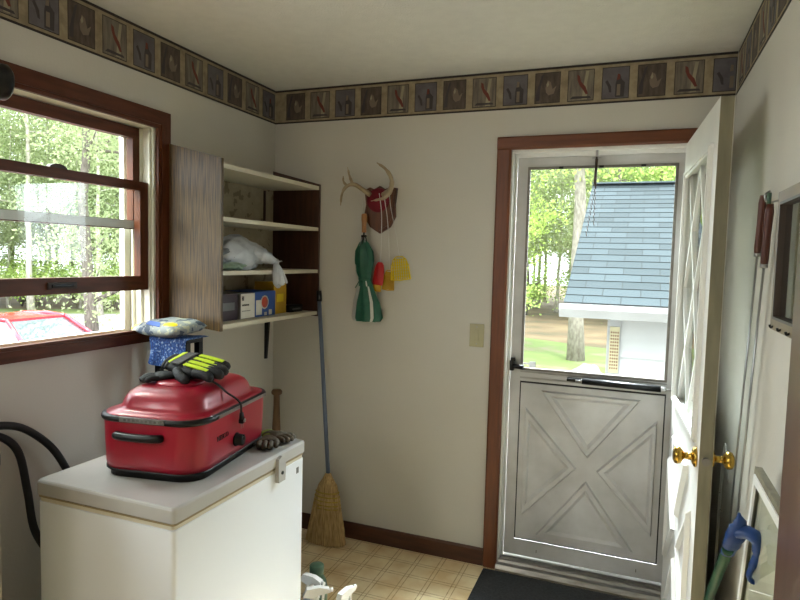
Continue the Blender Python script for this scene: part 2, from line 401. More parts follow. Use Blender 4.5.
# ------------------------------------------------------------------ window_1
win = thing('window_1', None, None, kind='structure')
def frame_yz(b, y0, y1, z0, z1, w_, x0, x1, m, mh=None, bev=0):
    """mitred picture frame in the y-z plane, x0..x1 deep; w_ = width or (side, top, bottom)"""
    ws, wt, wb = w_ if isinstance(w_, tuple) else (w_,)*3
    o = [(y0, z0), (y1, z0), (y1, z1), (y0, z1)]; i = [(y0+ws, z0+wb), (y1-ws, z0+wb), (y1-ws, z1-wt), (y0+ws, z1-wt)]
    for k in range(4):
        q = [o[k], o[(k+1) % 4], i[(k+1) % 4], i[k]]
        b.prism([(x0, y, z) for y, z in q], (x1-x0, 0, 0), (mh or m) if k in (0, 2) else m)
    return b
b = MB(); frame_yz(b, -1.795, -.825, 1.147, 2.101, (.072, .072, .053), 0, .016, 'brown', 'brownh')
frame_yz(b, -1.783, -.837, 1.157, 2.089, (.045, .045, .030), 0, .022, 'brown', 'brownh'); b.build('casing', win, label='dark red-brown stained casing')
MB().prism([(.0, wy0+.012, 1.150), (.0, wy0+.012, 1.197), (-.12, wy0+.012, 1.168), (-.12, wy0+.012, 1.150)], (0, wy1-wy0-.024, 0), 'brown').build('sill', win)
b = MB(); frame_yz(b, wy0-.004, wy1+.004, wz0-.014, wz1+.004, .012, -.148, -.0005, 'cream')
for y0, y1 in ((wy0, wy0+.022), (wy1-.022, wy1)):
    b.box((-.062, y0, wz0), (-.056, y1, wz1), 'cream'); b.box((-.105, y0, wz0), (-.099, y1, wz1), 'cream'); b.box((-.02, y0+.004, wz0), (-.012, y1-.004, wz1), 'cream')
b.build('jamb_liner', win)
b = MB(); frame_yz(b, wy0+.01, wy1-.01, wz0+.005, wz1-.005, (.032, .03, .02), -.15, -.125, 'cream'); b.build('storm_frame', win)
b = MB(); frame_yz(b, wy0+.014, wy1-.014, 1.36, 1.803, (.045, .036, .058), -.055, -.022, 'brown', 'brownh')
sash = b.build('lower_sash', win)
MB().box((-.040, wy0+.05, 1.41), (-.037, wy1-.05, 1.775), 'glass').build('pane', sash)
b = MB(); b.box((-.022, -1.39, 1.377), (-.014, -1.27, 1.402), 'darkframe', bev=.003).box((-.016, -1.375, 1.383), (-.01, -1.285, 1.396), 'black', bev=.002); b.build('finger_pull', sash)
b = MB(); b.prism([(-.05, -1.33+.035*math.cos(t*PI/8), 1.803+.016*math.sin(t*PI/8)) for t in range(9)], (.022, 0, 0), 'darkframe'); b.build('sash_lock', sash)
b = MB(); frame_yz(b, wy0+.014, wy1-.014, 1.61, 2.026, (.04, .045, .036), -.098, -.065, 'brown', 'brownh')
us = b.build('upper_sash', win)
MB().box((-.099, wy0+.014, 1.61), (-.0975, wy1-.014, 1.648), 'oldwhite').box((-.066, wy0+.02, 1.613), (-.0635, wy1-.02, 1.645), 'oldwhite').build('reflection_strip', us, label='grey strip standing for a reflection on the rail')  # grey of the glass reflection put into the strips' colour
MB().box((-.083, wy0+.05, 1.64), (-.080, wy1-.05, 1.99), 'glass').build('pane', us)
b = MB(); b.tube([(-.075, -1.345+.014*math.cos(t*PI/8), 1.646+.016*math.sin(t*PI/8)) for t in range(9)], .0025, 'steel', 6); b.build('ring_catch', us)
# added window opening outside the frame, lets the side fill light in
w2 = thing('added_window', None, None, kind='structure')
b = MB(); frame_yz(b, -3.28, -2.27, 1.12, 2.13, .078, 0, .018, 'brown', 'brownh'); b.build('casing', w2)
b = MB(); frame_yz(b, -3.2, -2.35, 1.2, 2.05, .04, -.1, -.06, 'brown', 'brownh'); b.build('sash', w2)
MB().box((-.082, -3.17, 1.23), (-.079, -2.38, 2.02), 'glass').build('pane', w2)

# ------------------------------------------------------------------ door_1: storm door in its white jamb
d1 = thing('door_1', None, None, kind='structure')
b = MB()
b.box((dx0, 0, 0), (dx0+.008, TH+.02, dz1), 'white').box((dx1-.008, 0, 0), (dx1, TH+.02, dz1), 'white').box((dx0, 0, dz1-.012), (dx1, TH+.02, dz1), 'white')
b.box((dx0+.008, .045, .03), (dx0+.02, .058, dz1-.012), 'white').box((dx1-.02, .045, .03), (dx1-.008, .058, dz1-.012), 'white').box((dx0+.008, .04, dz1-.03), (dx1-.008, .058, dz1-.012), 'white')
b.box((dx0+.008, .052, .03), (dx0+.012, .06, dz1-.02), 'gasket')
b.build('jamb', d1)
b = MB(); b.prism([(dx0, -.03, 0), (dx0, -.034, .012), (dx0, -.024, .03), (dx0, -.002, .034), (dx0, .004, .045), (dx0, TH+.03, .05), (dx0, TH+.03, 0)], (dx1-dx0, 0, 0), 'alum')
for y in (.02, .035): b.box((dx0+.01, y, .044), (dx1-.01, y+.006, .054), 'alum')
b.build('threshold', d1)
sx0, sx1 = 1.326, 2.085; sz0, sz1 = .058, 2.018
T = Matrix(((0,1,0,0),(1,0,0,0),(0,0,1,0),(0,0,0,1)))
def frame_xz(b, x0, x1, z0, z1, w_, y0, y1, m):
    ws, wt, wb = w_ if isinstance(w_, tuple) else (w_,)*3
    o = [(x0, z0), (x1, z0), (x1, z1), (x0, z1)]; i = [(x0+ws, z0+wb), (x1-ws, z0+wb), (x1-ws, z1-wt), (x0+ws, z1-wt)]
    for k in range(4): b.prism([(x, y0, z) for x, z in (o[k], o[(k+1) % 4], i[(k+1) % 4], i[k])], (0, y1-y0, 0), m)
    return b
sd = MB(); frame_xz(sd, sx0, sx1, sz0, sz1, (.05, .05, .08), .06, .092, 'oldwhite')
sd.box((sx0+.05, .06, .935), (sx1-.05, .09, .992), 'oldwhite'); sd.box((sx0+.05, .056, .948), (sx1-.05, .06, .955), 'alum'); sd.box((sx0+.05, .056, .978), (sx1-.05, .06, .986), 'alum')
for x in (sx0+.16, sx1-.14): sd.box((x, .0585, .085), (x+.004, .061, .100), 'gasket')
sdo = sd.build('storm_door', d1)
b = MB(); frame_xz(b, sx0+.05, sx1-.05, .99, sz1-.05, .012, .054, .066, 'gasket')
for x in (1.52, 1.70, 1.88): b.box((x, .052, sz1-.062), (x+.02, .056, sz1-.052), 'black')
b.build('glass_gasket', sdo)
MB().box((sx0+.06, .070, 1.0), (sx1-.06, .073, sz1-.06), 'glass').build('pane', sdo)
# kick panel with pressed cross-buck
px0, px1, pz0, pz1 = sx0+.054, sx1-.054, .145, .93
b = MB(); b.box((px0-.005, .063, pz0-.005), (px1+.005, .066, pz1+.005), 'black').box((px0+.002, .058, pz0+.002), (px1-.002, .07, pz1-.004), 'oldwhite')
cx, cz = (px0+px1)/2, (pz0+pz1)/2
def crossbuck(b, x0, x1, z0, z1, mk, m, ins=.018, dep=.006, T=None, bandx=.085, bandz=.085, diag=.075, ks=(.93, .84, .74)):
    """four raised triangular fields with sloped rims; mk(x, z, depth) -> point"""
    X0, X1, Z0, Z1 = x0+bandx*.55, x1-bandx*.55, z0+bandz*.55, z1-bandz*.55; cx, cz = (X0+X1)/2, (Z0+Z1)/2
    dx, dz = (X1-X0)/2, (Z1-Z0)/2; L = math.hypot(dx, dz); gx = diag*L/dz/2; gz = diag*L/dx/2
    tris = [((X0+gx*1.6, Z1), (X1-gx*1.6, Z1), (cx, cz+gz)), ((X0+gx*1.6, Z0), (cx, cz-gz), (X1-gx*1.6, Z0)),
            ((X0, Z0+gz*1.6), (X0, Z1-gz*1.6), (cx-gx, cz)), ((X1, Z0+gz*1.6), (cx+gx, cz), (X1, Z1-gz*1.6))]
    for t in tris:
        c = (sum(p[0] for p in t)/3, sum(p[1] for p in t)/3)
        def shrink(k): return [(c[0]+(p[0]-c[0])*k, c[1]+(p[1]-c[1])*k) for p in t]
        R_ = [[mk(*p, 0) for p in t], [mk(*p, dep) for p in shrink(ks[0])], [mk(*p, dep) for p in shrink(ks[1])], [mk(*p, dep*.2) for p in shrink(ks[2])]]
        b.loft(R_, m, T, smooth=False)
crossbuck(b, px0, px1, pz0, pz1, lambda x, z, d: (x, .058-d, z), 'oldwhite', dep=.015, bandx=.05, bandz=.06, diag=.07, ks=(.95, .80, .68))
b.build('kick_panel', sdo, label='pressed panel with raised cross pattern')
b = MB(); b.box((1.327, .03, .985), (1.348, .06, 1.035), 'black', bev=.004).tube([(1.337, .04, 1.008), (1.395, .035, 1.005)], [.010, .012], 'black', 10).box((1.33, .035, 1.03), (1.352, .05, 1.05), 'black', bev=.004)
b.build('latch_handle', sdo)
b = MB(); b.tube([(1.64, .03, .966), (1.68, .03, .966)], .006, 'steel', 8).tube([(1.67, .03, .966), (2.01, .03, .962)], .0145, 'black', 14).tube([(2.01, .03, .962), (2.10, .03, .962)], .005, 'steel', 8)
b.box((1.60, .028, .959), (1.665, .058, .973), 'black').box((1.99, .02, .955), (2.03, .05, .972), 'steel', bev=.002); b.build('closer', d1, label='black tubular door closer')
b = MB(); xs = 1.69
b.tube([(xs, .02, 2.03), (xs, .02, 1.99)], .006, 'steel', 8).box((xs-.02, .015, 1.992), (xs+.02, .025, 1.998), 'steel').tube([(xs, .02, 2.0), (xs-.003, .02, 1.87)], .0065, 'darkframe', 10)
pts = []
for side, n in ((0, 19), (1, 15)):
    for k in range(n):
        z = 1.87-.012*k; x = xs-.003-(.0016*k if not side else .0001*k)-(.0 if not side else -.003)
        b.tube([(x-.003*(k % 2), .02-.002, z), (x+.003*((k+1) % 2), .022, z-.013)], .002, 'darkframe', 5)
b.build('safety_chain', d1)

# ------------------------------------------------------------------ door_2: white entry door standing open
u_dir = math.atan2(-.80, .041)
d2 = thing('door_2', None, None, (2.055, -.012, 0), u_dir, kind='structure')
DW, DT = .80, .040; dz0, dzt = .015, 2.033
gu0, gu1, gz0, gz1 = .105, .715, .955, 1.895
b = MB()
# local: x = width (hinge->latch), y = thickness (0 = exterior face, toward +y = interior face)
b.box((0, 0, dz0), (gu0, DT, dzt), 'white').box((gu1, 0, dz0), (DW, DT, dzt), 'white').box((gu0, 0, dz0), (gu1, DT, gz0), 'white').box((gu0, 0, gz1), (gu1, DT, dzt), 'white')
door2 = b.build('door_leaf', d2)
MB().box((DW, .001, dz0), (DW+.0015, DT-.001, dzt), 'edge').build('latch_edge', d2, label='bare olive-grey latch edge')
def frame_local(b, u0, u1, z0, z1, w_, y0, y1, m):
    o = [(u0, z0), (u1, z0), (u1, z1), (u0, z1)]; i = [(u0+w_, z0+w_), (u1-w_, z0+w_), (u1-w_, z1-w_), (u0+w_, z1-w_)]
    for k in range(4): b.prism([(x, y0, z) for x, z in (o[k], o[(k+1) % 4], i[(k+1) % 4], i[k])], (0, y1-y0, 0), m)
b = MB(); frame_local(b, gu0-.012, gu1+.012, gz0-.012, gz1+.012, .03, -.010, .001, 'white'); frame_local(b, gu0-.004, gu1+.004, gz0-.004, gz1+.004, .012, -.015, -.009, 'white')
frame_local(b, gu0-.012, gu1+.012, gz0-.012, gz1+.012, .03, DT-.001, DT+.010, 'white'); b.build('glazing_frame', d2)
MB().box((gu0+.01, .018, gz0+.01), (gu1-.01, .021, gz1-.01), 'glass').build('pane', d2)
b = MB(); a0, a1, c0, c1 = gu0+.015, gu1-.015, gz0+.015, gz1-.015
nx, nz = 2, 2
ddu, ddz = (a1-a0)/nx, (c1-c0)/nz
segs = []
for s_ in (1, -1):
    for k in range(-nz*2, nx+nz*2):
        # line u = a0 + ddu*(k + t), z = c0 + ddz*s*t
        p = []
        for t in [i/60 for i in range(-60*8, 60*8+1)]:
            uu = a0+ddu*(k+t); zz = (c0 if s_ > 0 else c1)+s_*ddz*t
            if a0-1e-6 <= uu <= a1+1e-6 and c0-1e-6 <= zz <= c1+1e-6: p.append((uu, zz))
        if len(p) > 2: segs.append((p[0], p[-1]))
for (ua, za), (ub, zb) in segs:
    L_ = math.hypot(ub-ua, zb-za); nx_, nz_ = -(zb-za)/L_*.008, (ub-ua)/L_*.008
    b.prism([(ua+nx_, .006, za+nz_), (ub+nx_, .006, zb+nz_), (ub-nx_, .006, zb-nz_), (ua-nx_, .006, za-nz_)], (0, .012, 0), 'white')
b.build('diamond_muntins', d2)
b = MB(); crossbuck(b, .06, .74, .10, .86, lambda x, z, d: (x, -d, z), 'white', dep=.016, bandx=.06, bandz=.06, diag=.10); b.build('cross_panel', d2)
b = MB()
for s_ in (-1, 1):
    y0 = 0 if s_ < 0 else DT
    Tk = Matrix.Translation((.745, y0, .900)) @ Matrix.Rotation(PI/2 if s_ < 0 else -PI/2, 4, 'X')
    b.lathe([(.0, 0), (.033, 0), (.033, .006), (.022, .012), (.012, .016), (.011, .036), (.018, .040), (.027, .048), (.029, .056), (.027, .064), (.018, .069), (0, .070)], 'brass', 24, Tk)
b.build('door_knob', d2, label='polished brass knob')
b = MB(); b.tube([(DW-.002, .02, .905), (DW+.012, .02, .905)], .0125, 'gasket', 14); b.build('latch_bolt', d2)

# ------------------------------------------------------------------ door_3: brown flush door folded back near the camera
d3 = thing('door_3', None, None, kind='structure')
b = MB(); b.box((2.155, -2.42, .01), (2.195, -1.62, 2.05), 'slabbrown', bev=.004); b.build('door_leaf', d3)
b = MB()
for z in (.25, 1.05, 1.85): b.tube([(2.205, -2.42, z-.04), (2.205, -2.42, z+.04)], .008, 'brass', 10).box((2.195, -2.44, z-.04), (2.234, -2.40, z+.04), 'brass')
b.build('hinges', d3)

# ================================================================== OUTSIDE
GZ = -1.2
b = MB(); b.box((-60, -20, GZ-.3), (40, 70, GZ), 'litter'); b.build('ground', **ST)
b = MB(); pts = [(-2, 2), (12, 2), (12, 12), (3, 16.5), (-4, 20), (-9, 19), (-16, 21.5), (-26, 15), (-25, 9), (-10, 7)]
b.prism([(x, y, GZ-.02) for x, y in pts], (0, 0, .035), 'grass'); tagd(b.build('lawn', kind='structure'), 'patchy spring lawn between the house and the woods', 'lawn')
b = MB(); pts = [(-3, -12), (-3, 3), (-7, 10), (-12.5, 17), (-15.5, 19.2), (-24, 13.5), (-30, 8), (-30, -12)]
b.prism([(x, y, GZ-.02) for x, y in pts], (0, 0, .05), 'gravel'); tagd(b.build('driveway', kind='structure'), 'pale gravel driveway outside the window', 'driveway')

# shed
sh = thing('garden_shed', 'white clapboard shed with blue-grey shingle roof outside the storm door', 'shed', (1.70, 2.42, GZ))
ew, ez = 4.0, 1.05-GZ
b = MB(); b.box((0, .012, 0), (ew, 4.1, ez+.05), 'siding')
z = 0
while z < ez: b.prism([(0, .012, z), (0, -.022, z), (0, .004, z+.15), (0, .012, z+.15)], (ew, 0, 0), 'siding'); z += .15
b.box((-.022, -.026, 0), (.085, .02, ez), 'gutter'); b.prism([(0, .012, ez), (0, 4.1, ez), (0, 2.08, ez+1.05)], (ew, 0, 0), 'siding')
b.build('wall', sh)
def roofpt(s_): return (0, -.42+2.5*s_, 1.20-GZ+(2.415-1.20)*s_)
ang = math.atan2(1.215, 2.5)
b = MB(); L_ = math.hypot(2.5, 1.215)
n = 22
for k in range(n):
    y0 = L_*k/n; b.prism([(0, y0, 0), (0, y0, .006), (0, y0+L_/n+.01, .001), (0, y0+L_/n, 0)], (4.9, 0, 0), 'shingle')
b.box((0, 0, -.03), (4.9, L_, 0), 'fence')
b.build('roof_slope', sh, (-.34, -.42, 1.205-GZ), (ang, 0, 0))
b = MB(); b.box((0, 0, -.03), (4.9, L_, .006), 'shingle'); b.build('roof_slope', sh, (4.56, -.42+5.0, 1.205-GZ), (ang, 0, PI))
b = MB()
for k in range(30): b.box((-.34+k*.163, 1.98, 2.418-GZ), (-.34+k*.163+.16, 2.18, 2.432-GZ+.002*(k % 2)), 'ridge')
b.build('ridge_caps', sh)
b = MB(); b.prism([(-.36, -.44, 1.20-GZ), (-.36, -.55, 1.20-GZ), (-.36, -.55, 1.165-GZ), (-.36, -.53, 1.13-GZ), (-.36, -.515, 1.10-GZ), (-.36, -.44, 1.10-GZ)], (4.94, 0, 0), 'gutter'); b.build('gutter', sh)
b = MB(); b.box((-.34, -.44, 1.12-GZ), (4.56, .02, 1.135-GZ), 'gutter'); b.build('soffit', sh)
b = MB(); b.box((.0, -.040, .62-GZ), (.075, -.024, 1.0-GZ), 'ivory')
for i in range(12):
    for j in range(4): b.box((.008+j*.017, -.043, .65-GZ+i*.027), (.018+j*.017, -.039, .664-GZ+i*.027), 'browndoor')
b.build('vent_grille', sh)
# step railing
o = MB().box((0, 0, 0), (.06, .06, .45-GZ), 'fence').box((-.9, .02, .42-GZ), (0, .04, .435-GZ), 'fence').box((-.95, 0, 0), (-.89, .06, .45-GZ), 'fence').build('step_railing', loc=(.86, 3.6, GZ))
tagd(o, 'low weathered grey railing seen just above the storm door rail', 'railing')
# pale rock
b = MB(); bm = bmesh.new(); bmesh.ops.create_icosphere(bm, subdivisions=3, radius=1)
for v in bm.verts: v.co *= 1+.25*noise.noise(v.co*2); v.co = Vector((v.co.x*.35, v.co.y*.3, v.co.z*.32+.15))
b.bm(bm, 'rock', True); tagd(b.build('rock', loc=(.95, 11.2, GZ)), 'pale grey rock lying on the lawn left of the shed', 'rock')

# trees -----------------------------------------------------------
def trunk_mb(h, r, m, rnd, branches=7, lo=.35):
    b = MB(); n = 9; pts = []; x = y = 0
    for i in range(n+1):
        pts.append((x, y, h*i/n)); x += rnd.uniform(-.1, .1); y += rnd.uniform(-.1, .1)
    rs = [r*(1.25 if i == 0 else 1)*(1-.8*i/n) for i in range(n+1)]
    b.tube(pts, rs, m, 9)
    tips = []
    for k in range(branches):
        i = rnd.randint(int(n*lo), n-1); p = Vector(pts[i]); a = rnd.uniform(0, 2*PI); L_ = h*rnd.uniform(.12, .26)
        q = p+Vector((math.cos(a)*L_, math.sin(a)*L_, L_*rnd.uniform(.1, .6))); mid = (p+q)/2+Vector((0, 0, -.06*L_))
        b.tube([p, mid, q], [rs[i]*.45, rs[i]*.3, .01], m, 5); tips += [(mid, L_*.5), (q, L_*.6)]
    for i in range(int(n*lo), n+1): tips.append((Vector(pts[i]), h*.10))
    return b, tips
def leaves_mb(tips, count, size, m, rnd):
    b = MB(); k = b.slot(m)
    for j in range(count):
        c, s_ = rnd.choice(tips)
        d = Vector((rnd.gauss(0, 1), rnd.gauss(0, 1), rnd.gauss(0, .55)))*s_*.62
        p = c+d; nrm = Vector((rnd.uniform(-1, 1), rnd.uniform(-1, 1), rnd.uniform(.1, 1))).normalized()
        a = nrm.orthogonal().normalized(); a.rotate(Matrix.Rotation(rnd.uniform(0, 6.28), 3, nrm)); c2 = nrm.cross(a)
        L_ = size*rnd.uniform(.7, 1.4); i = len(b.v)
        b.v += [p-a*L_, p+c2*L_*.55, p+a*L_, p-c2*L_*.55]; b.f.append((i, i+1, i+2, i+3)); b.mi.append(k); b.sm.append(False)
    return b
protos = []
specs = [(13, .14, 'bark', 'leafA', 10000, .065, .25), (12, .12, 'birch', 'leafC', 8000, .065, .35), (14, .16, 'bark', 'leafB', 9000, .065, .2), (9, .07, 'birch', 'leafC', 7000, .06, .3)]
for i, (h, r, tm, lm, cnt, sz, lo) in enumerate(specs):
    rnd = random.Random(20+i); t = thing('woodland_tree', '', 'tree', (0, 0, GZ))
    tb, tips = trunk_mb(h, r, tm, rnd, 12, lo); tb.build('trunk', t)
    leaves_mb(tips, cnt, sz, lm, rnd).build('foliage', t, weld=True); protos.append(t)
rnd = random.Random(20+9); shrub = thing('understory_shrub', '', 'shrub', (0, 0, GZ))
sb = MB(); tips = []
for k in range(9):
    a = rnd.uniform(0, 6.28); q = Vector((math.cos(a)*.8, math.sin(a)*.8, rnd.uniform(.9, 2.2))); sb.tube([(0, 0, 0), q*.5+Vector((0, 0, .15)), q], [.025, .016, .006], 'bark', 5); tips += [(q, .6), (q*.6, .45)]
sb.build('stems', shrub); leaves_mb(tips, 3000, .05, 'leafA', rnd).build('foliage', shrub, weld=True)
used = set()
def copy_tree(p, loc, rz, sc, label, group):
    if p.name not in used: used.add(p.name); t = p
    else:
        t = p.copy(); COL.objects.link(t)
        for ch in p.children:
            c = ch.copy(); COL.objects.link(c); c.parent = t
    t.location = loc; t.rotation_euler = (0, 0, rz); t.scale = (sc, sc, sc); t['label'] = label; t['group'] = group
    return t
rnd = random.Random(5)
kinds = ['leafy bright green', 'pale-trunked light green', 'tall mid green', 'slender pale-barked']
def scatter(n, a0, a1, r0, r1, view, shr=False):
    out = []
    for k in range(n):
        a = a0+(a1-a0)*((k*.618034) % 1)+rnd.uniform(-.01, .01); r = r0+(r1-r0)*(k/n)**.8+rnd.uniform(-.5, .5)
        x, y = CAM.x+math.sin(a)*r, CAM.y+math.cos(a)*r
        if shr: copy_tree(shrub, (x, y, GZ), rnd.uniform(0, 6), rnd.uniform(.7, 1.3), 'low leafy shrub at the edge of the woods seen through the '+view, 'shrubs at the wood edge seen through the '+view)
        else:
            i = rnd.choice((0, 1, 1, 1, 2, 3, 3, 3)); copy_tree(protos[i], (x, y, GZ), rnd.uniform(0, 6), rnd.uniform(.8, 1.15), kinds[i]+' tree in the woods seen through the '+view, kinds[i]+' trees in the woods beyond the '+view)
scatter(58, -1.18, -.60, 28, 46, 'left window'); scatter(42, -.32, .16, 27, 46, 'storm door')
scatter(14, -1.15, -.62, 30, 34, 'left window', True); scatter(4, -.22, .02, 33, 40, 'storm door', True)
# nearer trees: thick grey trunk beside the shed, and one branch-heavy tree near the left window
def single(h, r, tm, lm, cnt, sz, lo, loc, label, seed, br=10):
    rn = random.Random(seed); t = thing('tree', label, 'tree', loc); tb, tips = trunk_mb(h, r, tm, rn, br, lo); tb.build('trunk', t)
    leaves_mb(tips, cnt, sz, lm, rn).build('foliage', t, weld=True); return t
single(13, .21, 'bark2', 'leafA', 9000, .06, .45, (.40, 14.6, GZ), 'thick pale trunk standing on the lawn just left of the shed', 3)
single(12, .16, 'bark', 'leafC', 12000, .05, .22, (-11.5, 9.2, GZ), 'nearest leafy tree spreading across the top of the left window', 4, 14)
single(8, .08, 'bark', 'leafA', 9000, .05, .32, (-1.6, 15.5, GZ), 'small bright green tree at the left edge of the storm door glass', 6)

# car: sedan, end with sloping glass toward the house
car = thing('red_car', 'red car parked on the driveway, roof and windows above the window sill', 'car', (-8.95, 5.3, GZ), 0)
def ring(x, hw, z0, z1, tw):  # rounded cross-section
    return [Vector((x, -hw, z0)), Vector((x, -hw*1.03, (z0+z1)/2)), Vector((x, -hw*.97, z1)), Vector((x, -tw, z1+.03)), Vector((x, tw, z1+.03)), Vector((x, hw*.97, z1)), Vector((x, hw*1.03, (z0+z1)/2)), Vector((x, hw, z0))]
b = MB(); b.loft([ring(-2.2, .72, .35, .62, .5), ring(-2.0, .84, .25, .82, .6), ring(-1.0, .88, .22, .90, .6), ring(.9, .88, .22, .92, .6), ring(1.9, .84, .25, .80, .6), ring(2.2, .70, .35, .6, .5)], 'carred'); edgesplit(b.build('body', car), .9)
b = MB()
prof = [(-1.55, .93), (-.85, 1.42), (-.2, 1.47), (.35, 1.42), (1.15, .93)]
def roofring(x, z, hw): return (x, hw, z)
hwb, hwt = .80, .60
b.prism([(-.85, -hwt, 1.40), (-.2, -hwt-.02, 1.44), (.35, -hwt, 1.40), (.35, hwt, 1.40), (-.2, hwt+.02, 1.44), (-.85, hwt, 1.40)], (0, 0, .035), 'carred')
for sy in (-1, 1):
    for (xa, za), (xb, zb) in (((-1.55, .93), (-.85, 1.42)), ((1.15, .93), (.35, 1.42)), ((-.25, .92), (-.25, 1.42))):
        b.tube([(xa, sy*hwb, za), (xb, sy*hwt, zb)], .038, 'carred', 8)
    b.tube([(-.85, sy*hwt, 1.42), (-.2, sy*(hwt+.02), 1.455), (.35, sy*hwt, 1.42)], .035, 'carred', 8)
b.build('roof', car)
b = MB(); b.loft([[Vector((-1.5, -.77, .93)), Vector((1.1, -.77, .93)), Vector((1.1, .77, .93)), Vector((-1.5, .77, .93))], [Vector((-.83, -.58, 1.405)), Vector((.33, -.58, 1.405)), Vector((.33, .58, 1.405)), Vector((-.83, .58, 1.405))]], 'carglass', smooth=False); b.build('glass', car)
for x in (-1.35, 1.35):
    for y in (-.78, .78):
        Tw = Matrix.Translation((x, y, .32)) @ Matrix.Rotation(PI/2, 4, 'X')
        MB().lathe([(0, -.1), (.2, -.1), (.31, -.1), (.32, -.05), (.32, .05), (.31, .1), (.2, .1), (0, .1)], 'tyre', 24, Tw).build('wheel', car)

# ================================================================== THINGS IN THE ROOM
# doormat
b = MB(); b.box((1.25, -1.15, 0), (2.02, -.045, .009), 'mat', bev=.003); tagd(b.build('doormat'), 'dark grey carpet doormat on the floor in front of the storm door', 'doormat')

# chest freezer
fx0, fx1, fy0, fy1 = .284, .789, -1.68, -1.0
fr = thing('chest_freezer', 'small white chest freezer standing under the window', 'freezer', ((fx0+fx1)/2, (fy0+fy1)/2, 0))
hx, hy = (fx1-fx0)/2, (fy1-fy0)/2
b = MB(); b.loft([rrect(hx-.004, hy-.004, .012, z) for z in (.02, .785)]+[rrect(hx-.012, hy-.012, .01, .79)], 'enamel', smooth=False); b.build('cabinet', fr)
b = MB(); b.loft([rrect(hx-.006, hy-.006, .012, z) for z in (.787, .797)], 'shelf', smooth=False)
b.loft([rrect(hx-.003, hy-.003, .012, z) for z in (.799, .803)], 'gask', smooth=False); b.loft([rrect(hx-.012, hy-.012, .012, z) for z in (.80, .815)], 'gasket', smooth=False); b.build('gasket', fr, label='beige rubber seal')
b = MB(); b.loft([rrect(hx-.001, hy-.001, .012, .806), rrect(hx, hy, .012, .808), rrect(hx, hy, .012, .842), rrect(hx-.002, hy-.002, .012, .847), rrect(hx-.006, hy-.006, .012, .85)], 'enameltop', smooth=False); b.build('lid', fr)
b = MB(); yl = -1.175-(fy0+fy1)/2
lo = [(yl-.02, .755), (yl+.02, .755), (yl+.024, .80), (yl+.018, .835), (yl, .843), (yl-.02, .835), (yl-.022, .80)]
b.prism([(hx-.002, y, z) for y, z in lo], (.014, 0, 0), 'enameltop').tube([(hx+.012, yl, .785), (hx+.015, yl, .785)], .006, 'black', 12)
b.build('latch', fr)
MB().box((hx-.006, .283, .740), (hx-.0035, .300, .762), 'greyb').build('badge', fr)
for sx in (-1, 1):
    for sy in (-1, 1): MB().tube([(sx*(hx-.05), sy*(hy-.05), 0), (sx*(hx-.05), sy*(hy-.05), .022)], .018, 'black', 12).build('foot', fr)

# roaster oven
ZR = .8505
ro = thing('roaster_oven', 'red electric roaster oven with domed lid on the freezer', 'roaster', (.535, -1.315, ZR), math.radians(9))
RX, RY = .170, .245   # half width (x) and half length (y)
b = MB(); b.loft([rrect(RX-.012, RY-.012, .07, z) for z in (.0, .012)]+[rrect(RX-.002, RY-.002, .075, .02), rrect(RX-.002, RY-.002, .075, .026)], 'black'); b.build('base', ro)
b = MB(); b.loft([rrect(RX-.004, RY-.004, .078, .022), rrect(RX, RY, .08, .045), rrect(RX+.003, RY+.003, .08, .165), rrect(RX+.003, RY+.003, .08, .178)], 'redm'); b.build('body', ro)
b = MB(); b.loft([rrect(RX+.004, RY+.004, .08, .168), rrect(RX+.009, RY+.009, .085, .170), rrect(RX+.011, RY+.011, .085, .178), rrect(RX+.008, RY+.008, .085, .185), rrect(RX-.001, RY-.001, .08, .186)], 'black'); b.build('rim', ro)
lid = MB(); prof = [(.001, .180), (.000, .188), (-.020, .190), (-.027, .195), (-.031, .206), (-.036, .222), (-.044, .237), (-.058, .248), (-.078, .254), (-.11, .257), (-.15, .258)]
lid.loft([rrect(RX+d_, RY+d_*1.35, max(.085+d_*.45, .012), z) for d_, z in prof], 'redm'); lo_ = lid.build('lid', ro)
b = MB(); b.loft([rrect(.075, .13, .06, .254), rrect(.070, .125, .056, .262), rrect(.05, .105, .045, .266)], 'redm'); b.build('raised_panel', lo_)
b = MB(); b.tube(bez([(0, -.075, .263), (0, -.06, .285), (0, 0, .290), (0, .06, .285), (0, .075, .263)], 4), .011, 'black', 10); b.build('handle', lo_)
b = MB(); b.tube(bez([(-.085, -RY-.002, .130), (-.078, -RY-.018, .132), (-.01, -RY-.024, .132), (.045, -RY-.018, .132), (.055, -RY-.002, .130)], 4), .012, 'black', 10, flat=1); b.build('side_handle', ro, label='black loop handle on the near end')
b = MB(); b.tube(bez([(-.085, RY+.002, .125), (-.075, RY+.028, .128), (0, RY+.034, .128), (.075, RY+.028, .128), (.085, RY+.002, .125)], 4), .013, 'black', 10); b.build('side_handle', ro, label='black loop handle on the far end')
b = MB(); b.box((-.075, -RY-.0125, .172), (.07, -RY-.0095, .186), 'steel'); 
for k in range(9): b.box((-.06+k*.014, -RY-.0135, .175), (-.052+k*.014, -RY-.012, .183), 'greyb')
b.build('label_strip', ro)
MB().box((RX+.0095, -.145, .172), (RX+.0125, RY-.06, .182), 'steel').build('side_strip', ro)
b = MB(); Tk = Matrix.Translation((RX+.002, -.015, .072)) @ Matrix.Rotation(PI/2, 4, 'Y')
b.lathe([(0, 0), (.022, 0), (.022, .004), (.019, .006), (.018, .024), (.014, .027), (0, .027)], 'black', 24, Tk); b.box((RX+.024, -.018, .074), (RX+.031, -.012, .090), 'black'); b.build('control_knob', ro)
